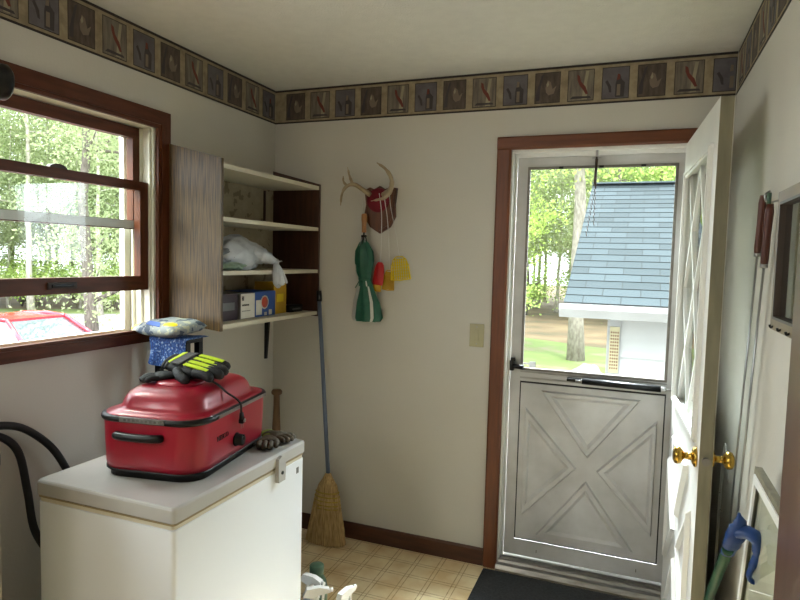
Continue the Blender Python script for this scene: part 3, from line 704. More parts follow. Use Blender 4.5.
# brand lettering
fc = bpy.data.curves.new('txt', 'FONT'); fc.body = 'NESCO'; fc.size = .022; fc.extrude = .0006; fc.align_x = 'CENTER'
fo = bpy.data.objects.new('txt', fc); COL.objects.link(fo); dg = bpy.context.evaluated_depsgraph_get()
me = bpy.data.meshes.new_from_object(fo.evaluated_get(dg)); bpy.data.objects.remove(fo)
me.materials.clear(); me.materials.append(M['black']); lt = bpy.data.objects.new('lettering', me); COL.objects.link(lt); lt.parent = ro
lt.location = (RX+.0035, -.105, .100); lt.rotation_euler = (PI/2, 0, PI/2)
# cord on the lid, hanging over the front with plug (part of the roaster)
loc2 = lambda p: ro_inv @ Vector(p)
ro_m = Matrix.Translation((.535, -1.315, ZR)) @ Matrix.Rotation(math.radians(9), 4, 'Z'); ro_inv = ro_m.inverted()
b = MB(); pth = bez([(-.02, -.06, .274), (.03, -.055, .272), (.078, -.05, .268), (.114, -.042, .256), (.143, -.03, .228), (RX+.014, -.018, .196), (RX+.018, -.012, .160)], 6)
b.tube(pth, .0036, 'rubber', 8); b.tube([pth[-1], pth[-1]+Vector((.002, 0, -.022))], [.006, .010], 'rubber', 10)
q = pth[-1]+Vector((.002, 0, -.022)); b.box(q+Vector((-.008, -.009, -.012)), q+Vector((.008, .009, .002)), 'black', bev=.002)
for dy in (-.006, .006): b.box(q+Vector((-.001, dy-.0008, -.028)), q+Vector((.0015, dy+.0008, -.011)), 'steel')
b.lathe([(0, 0), (.006, 0), (.006, .003), (.0025, .003)], 'steel', 12, Matrix.Translation(q+Vector((.008, 0, -.002))) @ Matrix.Rotation(PI/2, 4, 'Y'))
b.build('power_cord', ro, label='black cord hanging over the front, plug dangling')

# hi-vis work glove lying on the lid
def glove(name, label, loc, rot, scale, mats, curl=.0, group=None):
    t = thing(name, label, 'glove', loc); t.rotation_euler = rot; t.scale = (scale,)*3
    b = MB()
    ring_ = lambda x, hw, ht, dz: [Vector((x, hw*math.cos(a), dz+ht*math.sin(a))) for a in [2*PI*k/14 for k in range(14)]]
    b.loft([ring_(-.055, .036, .014, .014), ring_(-.03, .037, .015, .015), ring_(.0, .044, .017, .017), ring_(.035, .048, .017, .018), ring_(.055, .044, .014, .017)], mats[0])
    rn = random.Random(len(label))
    for k, (dy, L_, r) in enumerate(((-.034, .062, .0125), (-.012, .074, .0135), (.011, .070, .0135), (.033, .056, .012))):
        a = rn.uniform(-.05, .05)+dy*1.2
        p0 = Vector((.045, dy, .017)); p1 = p0+Vector((L_*.5, L_*.5*a, .004-curl*.01)); p2 = p0+Vector((L_*.95, L_*a, -.004-curl*.02))
        pts = bez([p0, p1, p2], 5); b.tube(pts, [r*(1 if i < len(pts)-2 else (.85 if i == len(pts)-2 else .5)) for i in range(len(pts))], mats[1], 10)
    pts = bez([(-.005, -.04, .016), (.025, -.062, .016), (.055, -.07, .012)], 5); b.tube(pts, [.012]*(len(pts)-1)+[.006], mats[1], 10)
    b.build('shell', t)
    b = MB()
    for x in (-.06, -.05): b.loft([ring_(x, .038, .016, .015), ring_(x+.008, .038, .016, .015)], mats[2])
    b.build('cuff', t)
    b = MB()
    if len(mats) > 3:
        b.prism([(-.03, -.034, .0305), (.0, -.038, .0335), (.0, .038, .0335), (-.03, .034, .0305)], (0, 0, .0025), mats[3])
        for k, dy in enumerate((-.03, -.011, .010, .030)):
            b.prism([(.012, dy-.006, .034), (.048, dy-.007, .033), (.085, dy*1.05-.006, .031), (.085, dy*1.05+.005, .031), (.048, dy+.007, .033), (.012, dy+.006, .034)], (0, 0, .002), mats[4])
        b.prism([(-.04, -.03, .0295), (-.032, -.034, .031), (-.032, .034, .031), (-.045, .03, .0285)], (0, 0, .003), mats[4])
        b.build('back_patches', t, label='lime yellow stripes and grey band')
    return t
glove('work_glove', 'black work glove with lime yellow stripes on the roaster lid', (.54, -1.325, 1.134), (math.radians(14), math.radians(6), math.radians(0)), 1.25, ('gloveblk', 'gloveblk', 'gloveblk', 'glovegrey', 'hivis'))
glove('work_glove', 'black glove with white tag lying under the lime-striped glove', (.50, -1.375, 1.112), (0, math.radians(6), math.radians(-130)), .75, ('gloveblk', 'gloveblk', 'umbwhite'))
glove('leather_glove', 'brown leather glove beside the roaster on the freezer corner, left one of the pair', (.70, -1.10, .852), (0, 0, math.radians(-62)), .78, ('leather', 'leather', 'limetrim'), 0)
glove('leather_glove', 'brown leather glove nearest the far end of the freezer', (.685, -1.045, .853), (0, 0, math.radians(-15)), .78, ('leather', 'leather', 'limetrim'), 0)

# wall cabinet (open shelves)
cb_ = thing('wall_cabinet', 'dark-stained open wall cabinet with white shelves beside the window', 'cabinet', (0, 0, 0))
b = MB(); b.prism([(.023, -.843, 1.975), (.289, -.843, 1.907), (.289, -.843, 1.195), (.023, -.843, 1.222)], (0, .016, 0), 'panelwood'); b.build('side_panel', cb_, label='light veneer side facing the room')
b = MB(); b.prism([(.001, -.020, 1.975), (.289, -.020, 1.899), (.289, -.020, 1.194), (.001, -.020, 1.21)], (0, .016, 0), 'dark'); b.build('side_panel', cb_, label='dark brown side by the corner')
MB().box((.001, -.812, 1.20), (.004, -.02, 1.93), 'backpaper').build('back_panel', cb_)
for z, t in ((1.888, .019), (1.67, .018), (1.446, .018), (1.222, .018)):
    MB().box((.004, -.826, z-t), (.287, -.0205, z), 'shelf').build('shelf', cb_)
b = MB(); b.prism([(.002, -.09, 1.192), (.03, -.09, 1.192), (.012, -.09, .95), (.002, -.09, .95)], (0, .018, 0), 'black'); b.build('bracket', cb_)
MB().box((.004, -.115, 1.70), (.010, -.10, 1.86), 'dark').build('back_cleat', cb_)

# bags on the third shelf
def blob(name, c, r, m, seed, amp=.25, sub=4, parent=None, flatz=None):
    bm = bmesh.new(); bmesh.ops.create_icosphere(bm, subdivisions=sub, radius=1)
    for v in bm.verts:
        d = 1+amp*noise.noise(v.co*1.7+Vector((seed, 0, 0)))+amp*.45*noise.noise(v.co*4.5+Vector((0, seed, 0)))
        q = Vector((v.co.x*r[0]*d, v.co.y*r[1]*d, v.co.z*r[2]*d))
        q.z = max(q.z, -r[2]*.8)
        v.co = q+Vector(c)
    b = MB(); b.bm(bm, m, True); return b
b = blob('', (.175, -.60, 1.446+.066), (.085, .18, .085), 'film', 1.3)
t = tagd(b.build('plastic_bag'), 'white plastic shopping bag with knotted handles on the cabinet shelf', 'bag')
b = MB(); K = Vector((.29, -.435, 1.485)); b.ball(K, (.016, .02, .018), 'film', 2)
b.tube(bez([(.2, -.53, 1.52), (.25, -.48, 1.51), K], 5), [.05]*3+[.04]*3+[.03]*2+[.022, .018, .014], 'film', 10)
for dy, l in ((-.035, .105), (.0, .112), (.03, .11), (.06, .10)): b.tube(bez([K, K+Vector((.012, dy*.6, -l*.45)), K+Vector((.015, dy+.012, -l))], 5), [.011]*5+[.012]*5+[.009], 'film', 8, flat=.5)
b.tube(bez([K+Vector((.015, -.023, -.105)), K+Vector((.018, -.006, -.118)), K+Vector((.015, .012, -.112))], 4), .009, 'film', 8, flat=.6)
b.tube([K, K+Vector((.0, .05, .005))], [.012, .006], 'film', 8, flat=.4)
b.build('knotted_handles', t)
b = blob('', (.15, -.72, 1.446+.058), (.09, .085, .055), 'greyfilm', 4.1); tagd(b.build('grey_bag'), 'grey plastic bag pushed behind the white shopping bag', 'bag')
b = blob('', (.22, -.70, 1.446+.018), (.055, .095, .020), 'greenfilm', 7.7); tagd(b.build('green_bag'), 'pale green folded bag at the shelf edge under the grey bag', 'bag')

# boxes on the bottom shelf (z 1.222)
ZS = 1.2225
def carton(name, label, x0, x1, y0, y1, h, base, deco, rz=0):
    cxx, cyy = (x0+x1)/2, (y0+y1)/2; t = thing(name, label, 'box', (cxx, cyy, ZS), rz); hx_, hy_ = (x1-x0)/2, (y1-y0)/2
    MB().box((-hx_, -hy_, 0), (hx_, hy_, h), base, bev=.0015).build('carton', t)
    if deco:
        b = MB()
        for (ya, yb, za, zb, m_) in deco: b.box((hx_-.0002, ya, za), (hx_+.0008, yb, zb), m_)
        b.build('printed_front', t)
    return t
t = carton('storage_box', 'dark purple and grey box at the near end of the lower cabinet shelf', .06, .215, -.80, -.625, .118, 'darkb', [(-.065, .065, .045, .08, 'greyb'), (-.06, .0, .01, .035, 'darkb')])
t = carton('storage_box', 'black and white carton on the lower cabinet shelf', .05, .225, -.618, -.505, .118, 'greyb', [(-.053, .053, .003, .116, 'whiteb'), (-.046, -.03, .085, .105, 'black'), (-.046, .01, .060, .068, 'black'), (-.046, .02, .035, .039, 'greyb')])
t = carton('storage_box', 'blue and white box with orange emblem on the lower cabinet shelf', .05, .22, -.498, -.325, .12, 'blueb', [(-.078, -.03, .01, .08, 'whiteb'), (.03, .055, .005, .03, 'whiteb'), (-.01, .012, .004, .02, 'whiteb')])
b = MB(); 
b.lathe([(0, 0), (.034, 0), (.034, .0008), (0, .0008)], 'whiteb', 10, Matrix.Translation((.0857, -.008, .068)) @ Matrix.Rotation(PI/2, 4, 'Y')); b.lathe([(0, 0), (.026, 0), (.026, .001), (0, .001)], 'orangeb', 20, Matrix.Translation((.0864, -.008, .068)) @ Matrix.Rotation(PI/2, 4, 'Y')); b.build('emblem', t)
t = carton('storage_box', 'tall yellow box on the lower cabinet shelf behind the bag handles', .09, .205, -.315, -.20, .16, 'yellowb', [(-.03, .03, .06, .10, 'yellow')])
t = carton('small_box', 'small flat black box at the far end of the lower cabinet shelf', .14, .22, -.185, -.06, .035, 'black', [(-.04, .04, .012, .02, 'greyb')])

# stand with cloth and printed bag, left of the cabinet
st = thing('plant_stand', 'narrow black stand behind the freezer carrying the printed bag', 'stand', (.165, -.945, 0))
MB().box((-.08, -.05, 1.158), (.08, .05, 1.178), 'black', bev=.003).build('top', st)
for sx in (-1, 1):
    for sy in (-1, 1): MB().box((sx*.067-.012, sy*.037-.012, 0), (sx*.067+.012, sy*.037+.012, 1.159), 'black').build('leg', st)
b = MB()
# cloth: top sheet and front drop, gently waved
N1 = 16
def cl(u, v):
    x = -.09+.195*u
    if v < .4: return Vector((x, .055-.125*v/.4, 1.1795+.002*math.sin(u*9)))
    k = (v-.4)/.6; return Vector((x+.012*math.sin(k*3+u*4), -.070-.006*math.sin(u*14)*k-.008*k, 1.1795-.105*k-.01*math.sin(u*5)*k))
g = [[cl(i/N1, j/N1) for i in range(N1+1)] for j in range(N1+1)]
vs = [p for r in g for p in r]+[p+Vector((0, .003 if j > 6 else 0, -.002 if j <= 6 else 0)) for j, r in enumerate(g) for p in r]
A = (N1+1)**2; fs = []
for j in range(N1):
    for i in range(N1): q = j*(N1+1)+i; fs += [(q, q+1, q+N1+2, q+N1+1), (q+A+N1+1, q+A+N1+2, q+A+1, q+A)]
b.add(vs, fs, 'bluecloth', True); o = b.build('blue_cloth', loc=(.165, -.945, .001)); o.rotation_euler = (0, 0, .0); tagd(o, 'blue speckled cloth draped over the black stand under the bag', 'cloth')
def pillow(hx_, hy_, h, n=18, seed=0):
    def pt(i, j, s_):
        u, v = 2*i/n-1, 2*j/n-1; e = (max(0, 1-abs(u)**3.2)*max(0, 1-abs(v)**3.2))**.45
        return Vector((hx_*u*(1-.06*abs(v)**2), hy_*v*(1-.06*abs(u)**2), s_*h*e*(1+.25*noise.noise(Vector((u*2+seed, v*2, s_))))))
    t = [[pt(i, j, 1) for i in range(n+1)] for j in range(n+1)]; bt = [[pt(i, j, -.8) for i in range(n+1)] for j in range(n+1)]
    vs = [p for r in t for p in r]+[p for r in bt for p in r]; A = (n+1)**2; fs = []
    for j in range(n):
        for i in range(n): q = j*(n+1)+i; fs += [(q, q+1, q+n+2, q+n+1), (q+A+n+1, q+A+n+2, q+A+1, q+A)]
    return vs, fs
bag = thing('printed_sack', 'plump printed grey and yellow sack lying on the blue cloth', 'bag', (.128, -.955, 1.212), math.radians(-10)); bag.rotation_euler = (math.radians(6), 0, math.radians(-8))
vs, fs = pillow(.125, .095, .034); b = MB(); b.add(vs, fs, 'bagprint', True); b.build('sack', bag)
b = MB(); b.ball((.055, -.045, .020), (.040, .032, .013), 'yellow', 3); b.prism([(-.132, -.080, .0), (-.080, -.086, .002), (-.09, -.066, .020), (-.125, -.05, .014)], (0, -.0, .006), 'yellow'); b.prism([(-.05, -.075, .026), (.04, -.082, .022), (.02, -.062, .032), (-.045, -.055, .034)], (0, 0, .003), 'blueb'); b.build('print_patches', bag, label='yellow and blue printed areas')

# broom
bt, tp = Vector((.428, -.125, .36)), Vector((.297, -.022, 1.33))
bro = thing('corn_broom', 'corn broom with blue-grey pole leaning in the corner', 'broom', (0, 0, 0))
MB().tube([bt, tp], [.0115, .011], 'bluepole', 12).build('pole', bro)
dv = (tp-bt).normalized(); MB().tube([tp-dv*.055, tp+dv*.002], .0145, 'black', 12).build('grip_cap', bro)
def bring(cx_, cy_, z, a_, c_):
    out = []
    for k in range(28):
        t_ = 2*PI*k/28; rr = 1+.05*math.sin(t_*9)+.03*math.sin(t_*17+z*30); out.append(Vector((cx_+a_*math.cos(t_)*rr, cy_+c_*math.sin(t_)*rr, z)))
    return out
b = MB(); secs = [(.427, -.125, .385, .014, .014), (.425, -.123, .355, .028, .024), (.423, -.12, .32, .050, .034), (.42, -.118, .27, .066, .036), (.418, -.115, .20, .076, .038), (.415, -.112, .12, .092, .044), (.413, -.11, .05, .106, .05), (.412, -.11, .012, .112, .052), (.412, -.11, .004, .108, .05)]
b.loft([bring(*s_) for s_ in secs], 'straw'); rn = random.Random(2)
for k in range(260):
    t_ = rn.uniform(0, 2*PI); z0 = rn.uniform(.16, .36)
    def at(z, f=1.03):
        for (a1, a2) in zip(secs, secs[1:]):
            if a2[2] <= z <= a1[2]:
                q = (a1[2]-z)/(a1[2]-a2[2]); s5 = [x+(y-x)*q for x, y in zip(a1, a2)]; return Vector((s5[0]+s5[3]*f*math.cos(t_), s5[1]+s5[4]*f*math.sin(t_), z))
        return Vector((.412, -.11, z))
    t0 = t_; p0 = at(z0); t_ = t0+rn.uniform(-.06, .06); p1 = at((z0+.01)/2, 1.04); p2 = at(.006, rn.uniform(1.0, 1.08))
    b.tube([p0, p1, p2], .0016, 'straw', 4, cap=False)
b.build('bristles', bro)
b = MB()
for z in (.285, .262, .240, .218, .200):
    q = [s_ for s_ in secs]; 
    for a1, a2 in zip(secs, secs[1:]):
        if a2[2] <= z <= a1[2]: kk = (a1[2]-z)/(a1[2]-a2[2]); s5 = [x+(y-x)*kk for x, y in zip(a1, a2)]
    rr = bring(s5[0], s5[1], z, s5[3]+.002, s5[4]+.002); b.tube(rr+[rr[0]], .0032, 'thread', 6)
b.build('stitching', bro, label='yellow stitching bands')

# wooden bat behind the freezer
b = MB(); b.lathe([(0, 0), (.034, 0), (.034, .3), (.026, .5), (.017, .70), (.017, .755), (.028, .762), (.030, .775), (.024, .785), (0, .787)], 'batwood', 20)
o = b.build('baseball_bat', loc=(.082, -.085, 0)); o.rotation_euler = (math.radians(0), 0, 0); tagd(o, 'brown wooden bat standing upright in the corner behind the freezer', 'bat')

# antler mount
am = thing('antler_plaque', 'deer antlers on a wooden plaque with red felt, hung on the back wall', 'antlers', (.637, 0, 1.76))
b = MB(); sh_ = [(-.085, .105), (-.055, .118), (-.03, .108), (0, .125), (.03, .108), (.06, .118), (.095, .112), (.085, .03), (.088, -.03), (.06, -.085), (.005, -.118), (-.05, -.085), (-.085, -.03), (-.075, .03)]
b.prism([(x, -.018, z) for x, z in sh_], (0, .017, 0), 'plaque'); b.prism([(x*.86, -.024, z*.88) for x, z in sh_], (0, .007, 0), 'plaque'); b.build('plaque', am)
b = MB(); b.ball((0, -.035, .05), (.062, .028, .062), 'velvet', 3); b.build('felt_cap', am, label='dark red felt')
def ant(sd):
    b = MB(); base = Vector((sd*.035, -.05, .075))
    if sd < 0:
        b.tube(bez([base, (-.07, -.07, .10), (-.11, -.085, .125), (-.15, -.09, .118), (-.175, -.095, .08), (-.185, -.09, .02)], 5), [.013]*5+[.011]*8+[.009]*6+[.006]*5+[.003]*2, 'antler', 8)
        b.tube(bez([(-.12, -.085, .125), (-.14, -.08, .165), (-.155, -.08, .215)], 5), [.008]*5+[.006]*4+[.002]*2, 'antler', 8)
        b.tube(bez([(-.15, -.09, .118), (-.17, -.09, .14), (-.178, -.08, .17)], 5), [.007]*5+[.005]*4+[.002]*2, 'antler', 8)
    else:
        b.tube(bez([base, (.075, -.08, .09), (.108, -.12, .11), (.112, -.145, .15), (.085, -.155, .19), (.039, -.15, .22)], 5), [.014]*5+[.013]*8+[.010]*6+[.007]*5+[.003]*2, 'antler', 8)
        b.tube(bez([(.108, -.12, .11), (.10, -.13, .075), (.065, -.125, .05), (-.002, -.12, .038)], 5), [.012]*6+[.010]*5+[.006]*3+[.002]*2, 'antler', 8)
    return b
ant(-1).build('antler', am); ant(1).build('antler', am)

# umbrella
um = thing('folded_umbrella', 'folded green and white umbrella hanging from the antlers', 'umbrella', (.585, -.055, 1.19))
def uring(z, r, k, sx=1.0, ox=0):
    out = []
    for i in range(32):
        a = 2*PI*i/32; rr = r*1.12*(1+.16*math.sin(a*8+z*9)*k+.05*math.sin(a*3)); out.append(Vector((ox+rr*math.cos(a)*sx, rr*math.sin(a)*.62, z)))
    return out
secs = [(.0, .050, 1, 1.15, .01), (.02, .060, 1, 1.1, .012), (.10, .052, 1, 1.1, .008), (.18, .034, .8, 1.0, .0), (.215, .027, .6, 1.0, -.005), (.25, .034, .8, 1.1, -.012), (.31, .044, 1, 1.0, -.01), (.36, .040, 1, 1, -.012), (.40, .024, .6, 1, -.014), (.415, .012, .4, 1, -.015)]
b = MB()
rings = []
for a1, a2 in zip(secs, secs[1:]):
    for q in range(3): rings.append([x+(y-x)*q/3 for x, y in zip(a1, a2)])
rings.append(list(secs[-1])); R_ = [uring(*r_) for r_ in rings]
kg, kw = b.slot('green'), b.slot('umbwhite'); base = len(b.v); b.v += [v for r_ in R_ for v in r_]
for i in range(len(R_)-1):
    for k in range(32):
        a = base+i*32+k; c = base+i*32+(k+1) % 32; b.f.append((a, c, c+32, a+32)); b.sm.append(True)
        kk = (k+int(i*.12)) % 32; b.mi.append(kw if 13 <= kk <= 20 or (kk == 27 and i < 12) else kg)
b.build('canopy', um)
b = MB(); b.loft([uring(.208, .031, .1, 1, -.004), uring(.224, .031, .1, 1, -.006)], 'green'); b.tube([(-.02, -.02, .215), (-.045, -.025, .17)], .006, 'green', 6, flat=.4); b.build('tie_strap', um)
b = MB(); b.tube([(-.015, 0, .39), (-.014, 0, .46)], .005, 'black', 8)
for k in range(8): a = 2*PI*k/8; b.tube([(-.015+.022*math.cos(a), .018*math.sin(a), .385), (-.014+.010*math.cos(a), .01*math.sin(a), .435)], .003, 'steel' if k % 2 else 'black', 5)
b.lathe([(.013, 0), (.016, .006), (.013, .012)], 'black', 14, Matrix.Translation((-.014, 0, .43))); b.build('ribs', um)
b = MB(); b.lathe([(.0, .455), (.012, .455), (.0125, .50), (.015, .52), (.015, .545), (.011, .55), (0, .552)], 'tanwood', 16, Matrix.Translation((-.014, 0, 0))); b.build('handle', um)
b = MB(); b.tube([(-.02, .0, .55), (-.02, -.02, .62), (-.005, -.01, .68)], .0015, 'cord', 5); b.build('hanging_loop', um)

# fly swatters
def swatter(label, loc, cols, tilt, hang, w_=.040, ht=.085, ry=0):
    t = thing('fly_swatter', label, 'fly swatter', loc, 0, None); t.rotation_euler = (0, tilt, ry)
    b = MB(); hw = w_
    outl = [(-hw*.3, 0), (hw*.3, 0), (hw*.62, -ht*.12), (hw*.82, -ht*.35), (hw, -ht), (0, -ht*1.04), (-hw, -ht), (-hw*.82, -ht*.35), (-hw*.62, -ht*.12)]
    n = len(outl)
    for k in range(n):
        (x0, z0), (x1, z1) = outl[k], outl[(k+1) % n]; b.tube([(x0, 0, z0), (x1, 0, z1)], .003, cols[0], 6)
    for k in range(9):
        x = -hw+2*hw*(k+.5)/9; zt = -ht*.08 if abs(x) < hw*.45 else -ht*.08-(abs(x)-hw*.45)/(hw*.5)*ht*.45; b.box((x-.0034, -.001, -ht), (x+.0034, .001, zt), cols[0])
    for k in range(7):
        z = -ht*(k+1)/8; ww = hw*(.5+.45*min(1, (k+1)/3)); b.box((-ww, -.001, z-.0018), (ww, .001, z+.0018), cols[0])
    b.build('mesh_head', t)
    return t
t = swatter('bright yellow fly swatter hanging on the back wall, rightmost under the antlers', (.752, -.014, 1.526), ('yellow',), 0, 0, .054, .116, 0); t.rotation_euler = (0, -.10, 0)
MB().tube(bez([(0, 0, 0), (-.004, -.015, .12), (-.01, -.045, .25), (.0, -.075, .35)]), .0018, 'cord', 6).build('wire_handle', t)
t = swatter('dull yellow fly swatter hanging behind the red one', (.697, -.008, 1.455), ('yellowb',), 0, 0, .032, .10, 0); t.rotation_euler = (0, .05, 0)
MB().tube(bez([(0, 0, 0), (-.004, -.02, .12), (-.01, -.045, .25), (-.012, -.10, .355)]), .0022, 'cord', 6).build('wire_handle', t)
t = thing('red_fly_swatter', 'red plastic fly swatter with yellow tip hanging beside the umbrella', 'fly swatter', (.655, -.030, 1.495)); t.rotation_euler = (0, .10, 0)
b = MB(); b.loft([[Vector((x, y, z)) for x, y in ((-hw_, -.006), (hw_, -.006), (hw_, .006), (-hw_, .006))] for z, hw_ in ((0, .010), (-.015, .020), (-.05, .026), (-.10, .028), (-.118, .024))], 'redp'); b.build('paddle', t)
b = MB(); b.box((-.024, -.005, -.152), (.020, .005, -.113), 'yellowb', bev=.003); b.build('tip', t, label='yellow tip')
MB().tube(bez([(0, 0, 0), (-.004, -.012, .12), (-.012, -.03, .25), (-.03, -.045, .345)]), .0022, 'cord', 6).build('wire_handle', t)

# switch plate
sw = thing('light_switch', 'ivory light switch plate on the back wall left of the door', 'light switch', (1.167, 0, 1.15))
MB().box((-.036, -.006, -.057), (.036, -.0004, .057), 'ivory', bev=.002).build('plate', sw)
MB().box((-.012, -.009, -.028), (.012, -.005, .028), 'ivory', bev=.001).build('rocker', sw)
b = MB()
for z in (-.042, .042): b.tube([(0, -.0055, z), (0, -.0072, z)], .003, 'steel', 8)
b.build('screws', sw)

# campfire forks on the right wall
def fork(label, y, ztop, xw, dy, L_=1.1, h=.17):
    t = thing('campfire_fork', label, 'toasting fork', (xw, y, ztop)); t.rotation_euler = (math.atan2(dy, 1.0), 0, 0)
    b = MB(); b.lathe([(0, -h), (.009, -h), (.0105, -h+.02), (.0095, -h*.5), (.0108, -.02), (.008, 0), (0, 0)], 'redwood', 14); b.build('handle', t)
    b = MB(); b.tube([(0, 0, -h+.005), (0, .004, -L_)], .0026, 'steel', 6).tube([(0, 0.008, -h+.005), (0, .014, -L_*.98)], .0026, 'steel', 6).tube([(0, 0, -h-.005), (0, 0, -h+.006)], .010, 'steel', 12)
    b.build('rod', t); return t
fork('toasting fork with red-brown wooden handle, left one of the pair by the corner', -.925, 1.722, 2.208, .20)
fork('toasting fork with red-brown wooden handle hanging from the hook beside the mirror', -1.01, 1.69, 2.212, .20)
b = MB(); b.tube(bez([(2.234, -1.01, 1.70), (2.205, -1.01, 1.695), (2.198, -1.01, 1.715), (2.21, -1.01, 1.725)], 4), .003, 'steel', 6).lathe([(0, 0), (.012, 0), (.012, .003), (0, .003)], 'green2', 12, Matrix.Translation((2.2345, -1.01, 1.71)) @ Matrix.Rotation(-PI/2, 4, 'Y')).tube([(2.208, -1.01, 1.69), (2.208, -1.01, 1.72)], .006, 'green2', 8)
tagd(b.build('wall_hook'), 'small metal hook on the right wall above the fork handle', 'hook')

# framed mirror
mr = thing('wall_mirror', 'tan wood framed mirror on the right wall, partly behind the brown door', 'mirror', (W-.0005, -1.285, 1.536))
b = MB(); frame_yz(b, -.187, .187, -.175, .175, .030, -.020, 0, 'frametan'); b.build('frame', mr)
b = MB(); frame_yz(b, -.160, .160, -.148, .148, .007, -.022, -.004, 'darkframe'); b.build('inner_frame', mr)
MB().box((-.008, -.15, -.142), (-.004, .15, .142), 'mirror').build('mirror_glass', mr)
for k in range(4):
    y = .15-.09*k; MB().tube(bez([(-.018, y, -.165), (-.026, y, -.169), (-.028, y, -.162)], 3), .003, 'black', 6).build('hook', mr)

# aluminium framed screen panel leaning on the right wall
sp_ = thing('screen_panel', 'white-framed glazed storm panel leaning against the right wall', 'storm panel', (2.125, -1.222, .0)); sp_.rotation_euler = (0, math.radians(3.4), 0)
b = MB(); frame_yz(b, -.62, 0, .012, 1.03, .020, -.006, .010, 'edge'); frame_yz(b, -.605, -.015, .027, 1.015, .02, -.009, -.004, 'white'); b.build('frame', sp_)
MB().box((.001, -.60, .04), (.004, -.025, 1.0), 'glass').build('pane', sp_)
MB().box((.006, -.60, .04), (.008, -.025, 1.0), 'shelf').build('backing_sheet', sp_)

# blue headed tool on a green pole
bp = thing('blue_headed_pole', 'green pole topped by a curved blue plastic head near the right wall', 'garden tool', (0, 0, 0))
pt_, pb_ = Vector((2.122, -1.30, .842)), Vector((2.175, -.24, .012))
MB().tube([pb_, pt_], .013, 'greenpole', 12).build('pole', bp)
b = MB()
b.tube(bez([(2.124, -1.28, .822), (2.132, -1.30, .865), (2.143, -1.30, .900), (2.140, -1.30, .934)], 5), [.017]*3+[.021]*3+[.024]*5+[.016]*2+[.010, .005, .003], 'bluet', 12, flat=.7)
b.tube(bez([(2.140, -1.30, .885), (2.158, -1.31, .893), (2.176, -1.32, .885), (2.181, -1.32, .855), (2.172, -1.32, .820), (2.166, -1.32, .795), (2.172, -1.32, .782), (2.182, -1.32, .780)], 5), [.022]*6+[.021]*5+[.018]*5+[.013]*5+[.010]*5+[.008]*5+[.007]*3+[.006, .003], 'bluet', 12, flat=.7)
b.build('hook_head', bp)

# pale wires behind the door
b = MB()
for k, (y, z) in enumerate(((-.42, .83), (-.46, .80))):
    b.tube(bez([(2.215, y-.12, z-.02), (2.212, y-.06, z+.05), (2.214, y, z), (2.216, y+.05, z-.2), (2.22, y+.08, z-.5), (2.22, y+.09, .02)], 6), .0025, 'cord', 6)
    b.ball((2.214, y+.02, z-.16-.02*k), .006, 'cord', 1)
tagd(b.build('wire_stakes'), 'thin pale wires with rounded tips bent against the wall behind the door', 'wire')

# spray bottles by the freezer
def sprayer(label, loc, rz, body, head, h=.19):
    t = thing('spray_bottle', label, 'spray bottle', loc, rz)
    b = MB(); b.lathe([(0, 0), (.036, 0), (.040, .008), (.040, h*.62), (.034, h*.78), (.016, h*.93), (.014, h), (0, h)], body, 20); b.build('bottle', t)
    b = MB(); b.lathe([(.017, h), (.018, h+.022), (.012, h+.026), (.010, h+.04)], head, 16)
    b.prism([(-.045, -.011, h+.038), (-.03, -.011, h+.066), (.02, -.011, h+.070), (.055, -.011, h+.060), (.060, -.011, h+.046), (.015, -.011, h+.040), (.008, -.011, h+.03), (-.012, -.011, h+.03)], (0, .022, 0), head)
    b.tube([(.058, 0, h+.053), (.070, 0, h+.052)], .008, head, 10); b.build('spray_head', t)
    b = MB(); b.prism([(.030, -.006, h+.044), (.038, -.006, h+.042), (.036, -.006, h+.01), (.046, -.006, h-.012), (.040, -.006, h-.014), (.028, -.006, h+.01)], (0, .012, 0), head); b.build('trigger', t)
    return t
sprayer('white-headed spray bottle closest to the freezer side on the floor', (.742, -.865, 0), math.radians(-10), 'clear', 'white', .195)
sprayer('white spray bottle leaning its nozzle toward the door, in front of the freezer', (.79, -.915, 0), math.radians(35), 'clear', 'white', .18)
sprayer('separate white-headed spray bottle on the open floor, rightmost of the three', (.915, -.91, 0), math.radians(80), 'clear', 'white', .195)
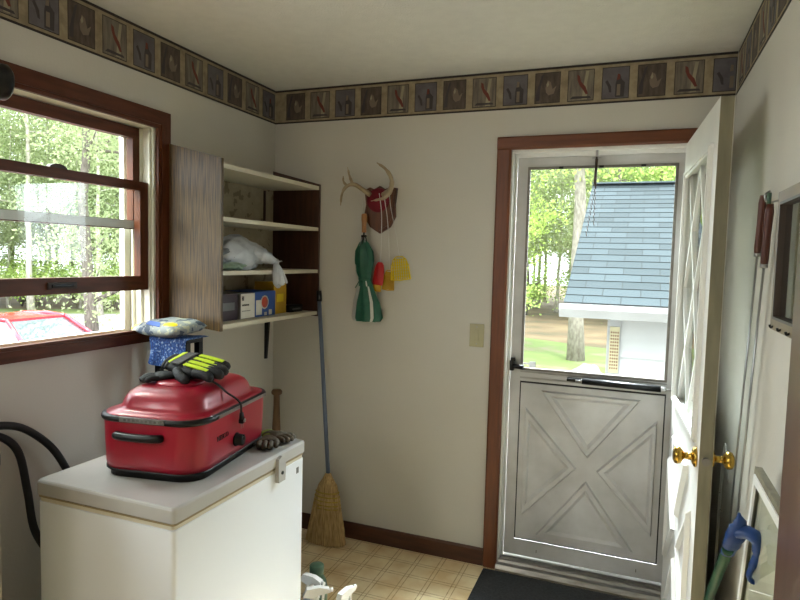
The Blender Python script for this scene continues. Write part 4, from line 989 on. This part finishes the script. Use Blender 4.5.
b = MB(); b.lathe([(0, 0), (.042, 0), (.046, .01), (.046, .14), (.040, .17), (.026, .195), (.026, .20), (.030, .203), (.030, .232), (.026, .236), (0, .236)], 'green2', 24); t = b.build('green_bottle', loc=(.70, -.735, 0)); tagd(t, 'dark green round-capped bottle on the floor behind the spray bottles', 'bottle')

# white tank with hoses at the left edge
tk = thing('water_tank', 'tall off-white cylindrical tank with a dark band at the left edge', 'tank', (.222, -1.975, 0))
b = MB(); b.lathe([(0, .0), (.19, 0), (.19, .985), (.188, 1.0), (.17, 1.012), (.1, 1.015), (0, 1.015)], 'shelf', 40); b.build('tank_body', tk)
b = MB(); b.lathe([(.19, .945), (.193, .945), (.193, .97), (.188, .97)], 'glovegrey', 40); b.build('band', tk)
b = MB(); b.tube(bez([(.16, -1.85, 1.0), (.10, -1.73, .975), (.06, -1.62, .965), (.045, -1.53, .93), (.045, -1.44, .85), (.05, -1.385, .76), (.06, -1.35, .66), (.06, -1.31, .4)], 8), .0125, 'rubber', 12)
tagd(b.build('black_hose'), 'upper black hose arching from the tank toward the freezer', 'hose')
b = MB(); b.tube(bez([(.14, -1.86, 1.0), (.08, -1.73, .955), (.045, -1.62, .93), (.04, -1.55, .86), (.04, -1.52, .72), (.045, -1.50, .58), (.07, -1.46, .48), (.12, -1.43, .42), (.2, -1.42, .38)], 8), .0125, 'rubber', 12)
tagd(b.build('black_hose'), 'lower black hose dropping down the wall behind the freezer', 'hose')

# black spotlight at the top left corner
sl = thing('spotlight', 'black cylindrical lamp head at the upper left corner of the window', 'lamp', (.10, -1.72, 2.005)); sl.rotation_euler = (0, 0, math.radians(-12))
b = MB(); Tk = Matrix.Rotation(-PI/2, 4, 'X'); b.lathe([(0, -.14), (.04, -.14), (.046, -.12), (.048, .07), (.052, .075), (.052, .092), (.044, .10), (.038, .096), (.0, .085)], 'black', 28, Tk); b.build('lamp_head', sl)
b = MB(); b.tube([(0, -.03, .0), (-.03, -.06, .05), (-.078, -.08, .06)], .008, 'black', 8); b.build('bracket', sl)
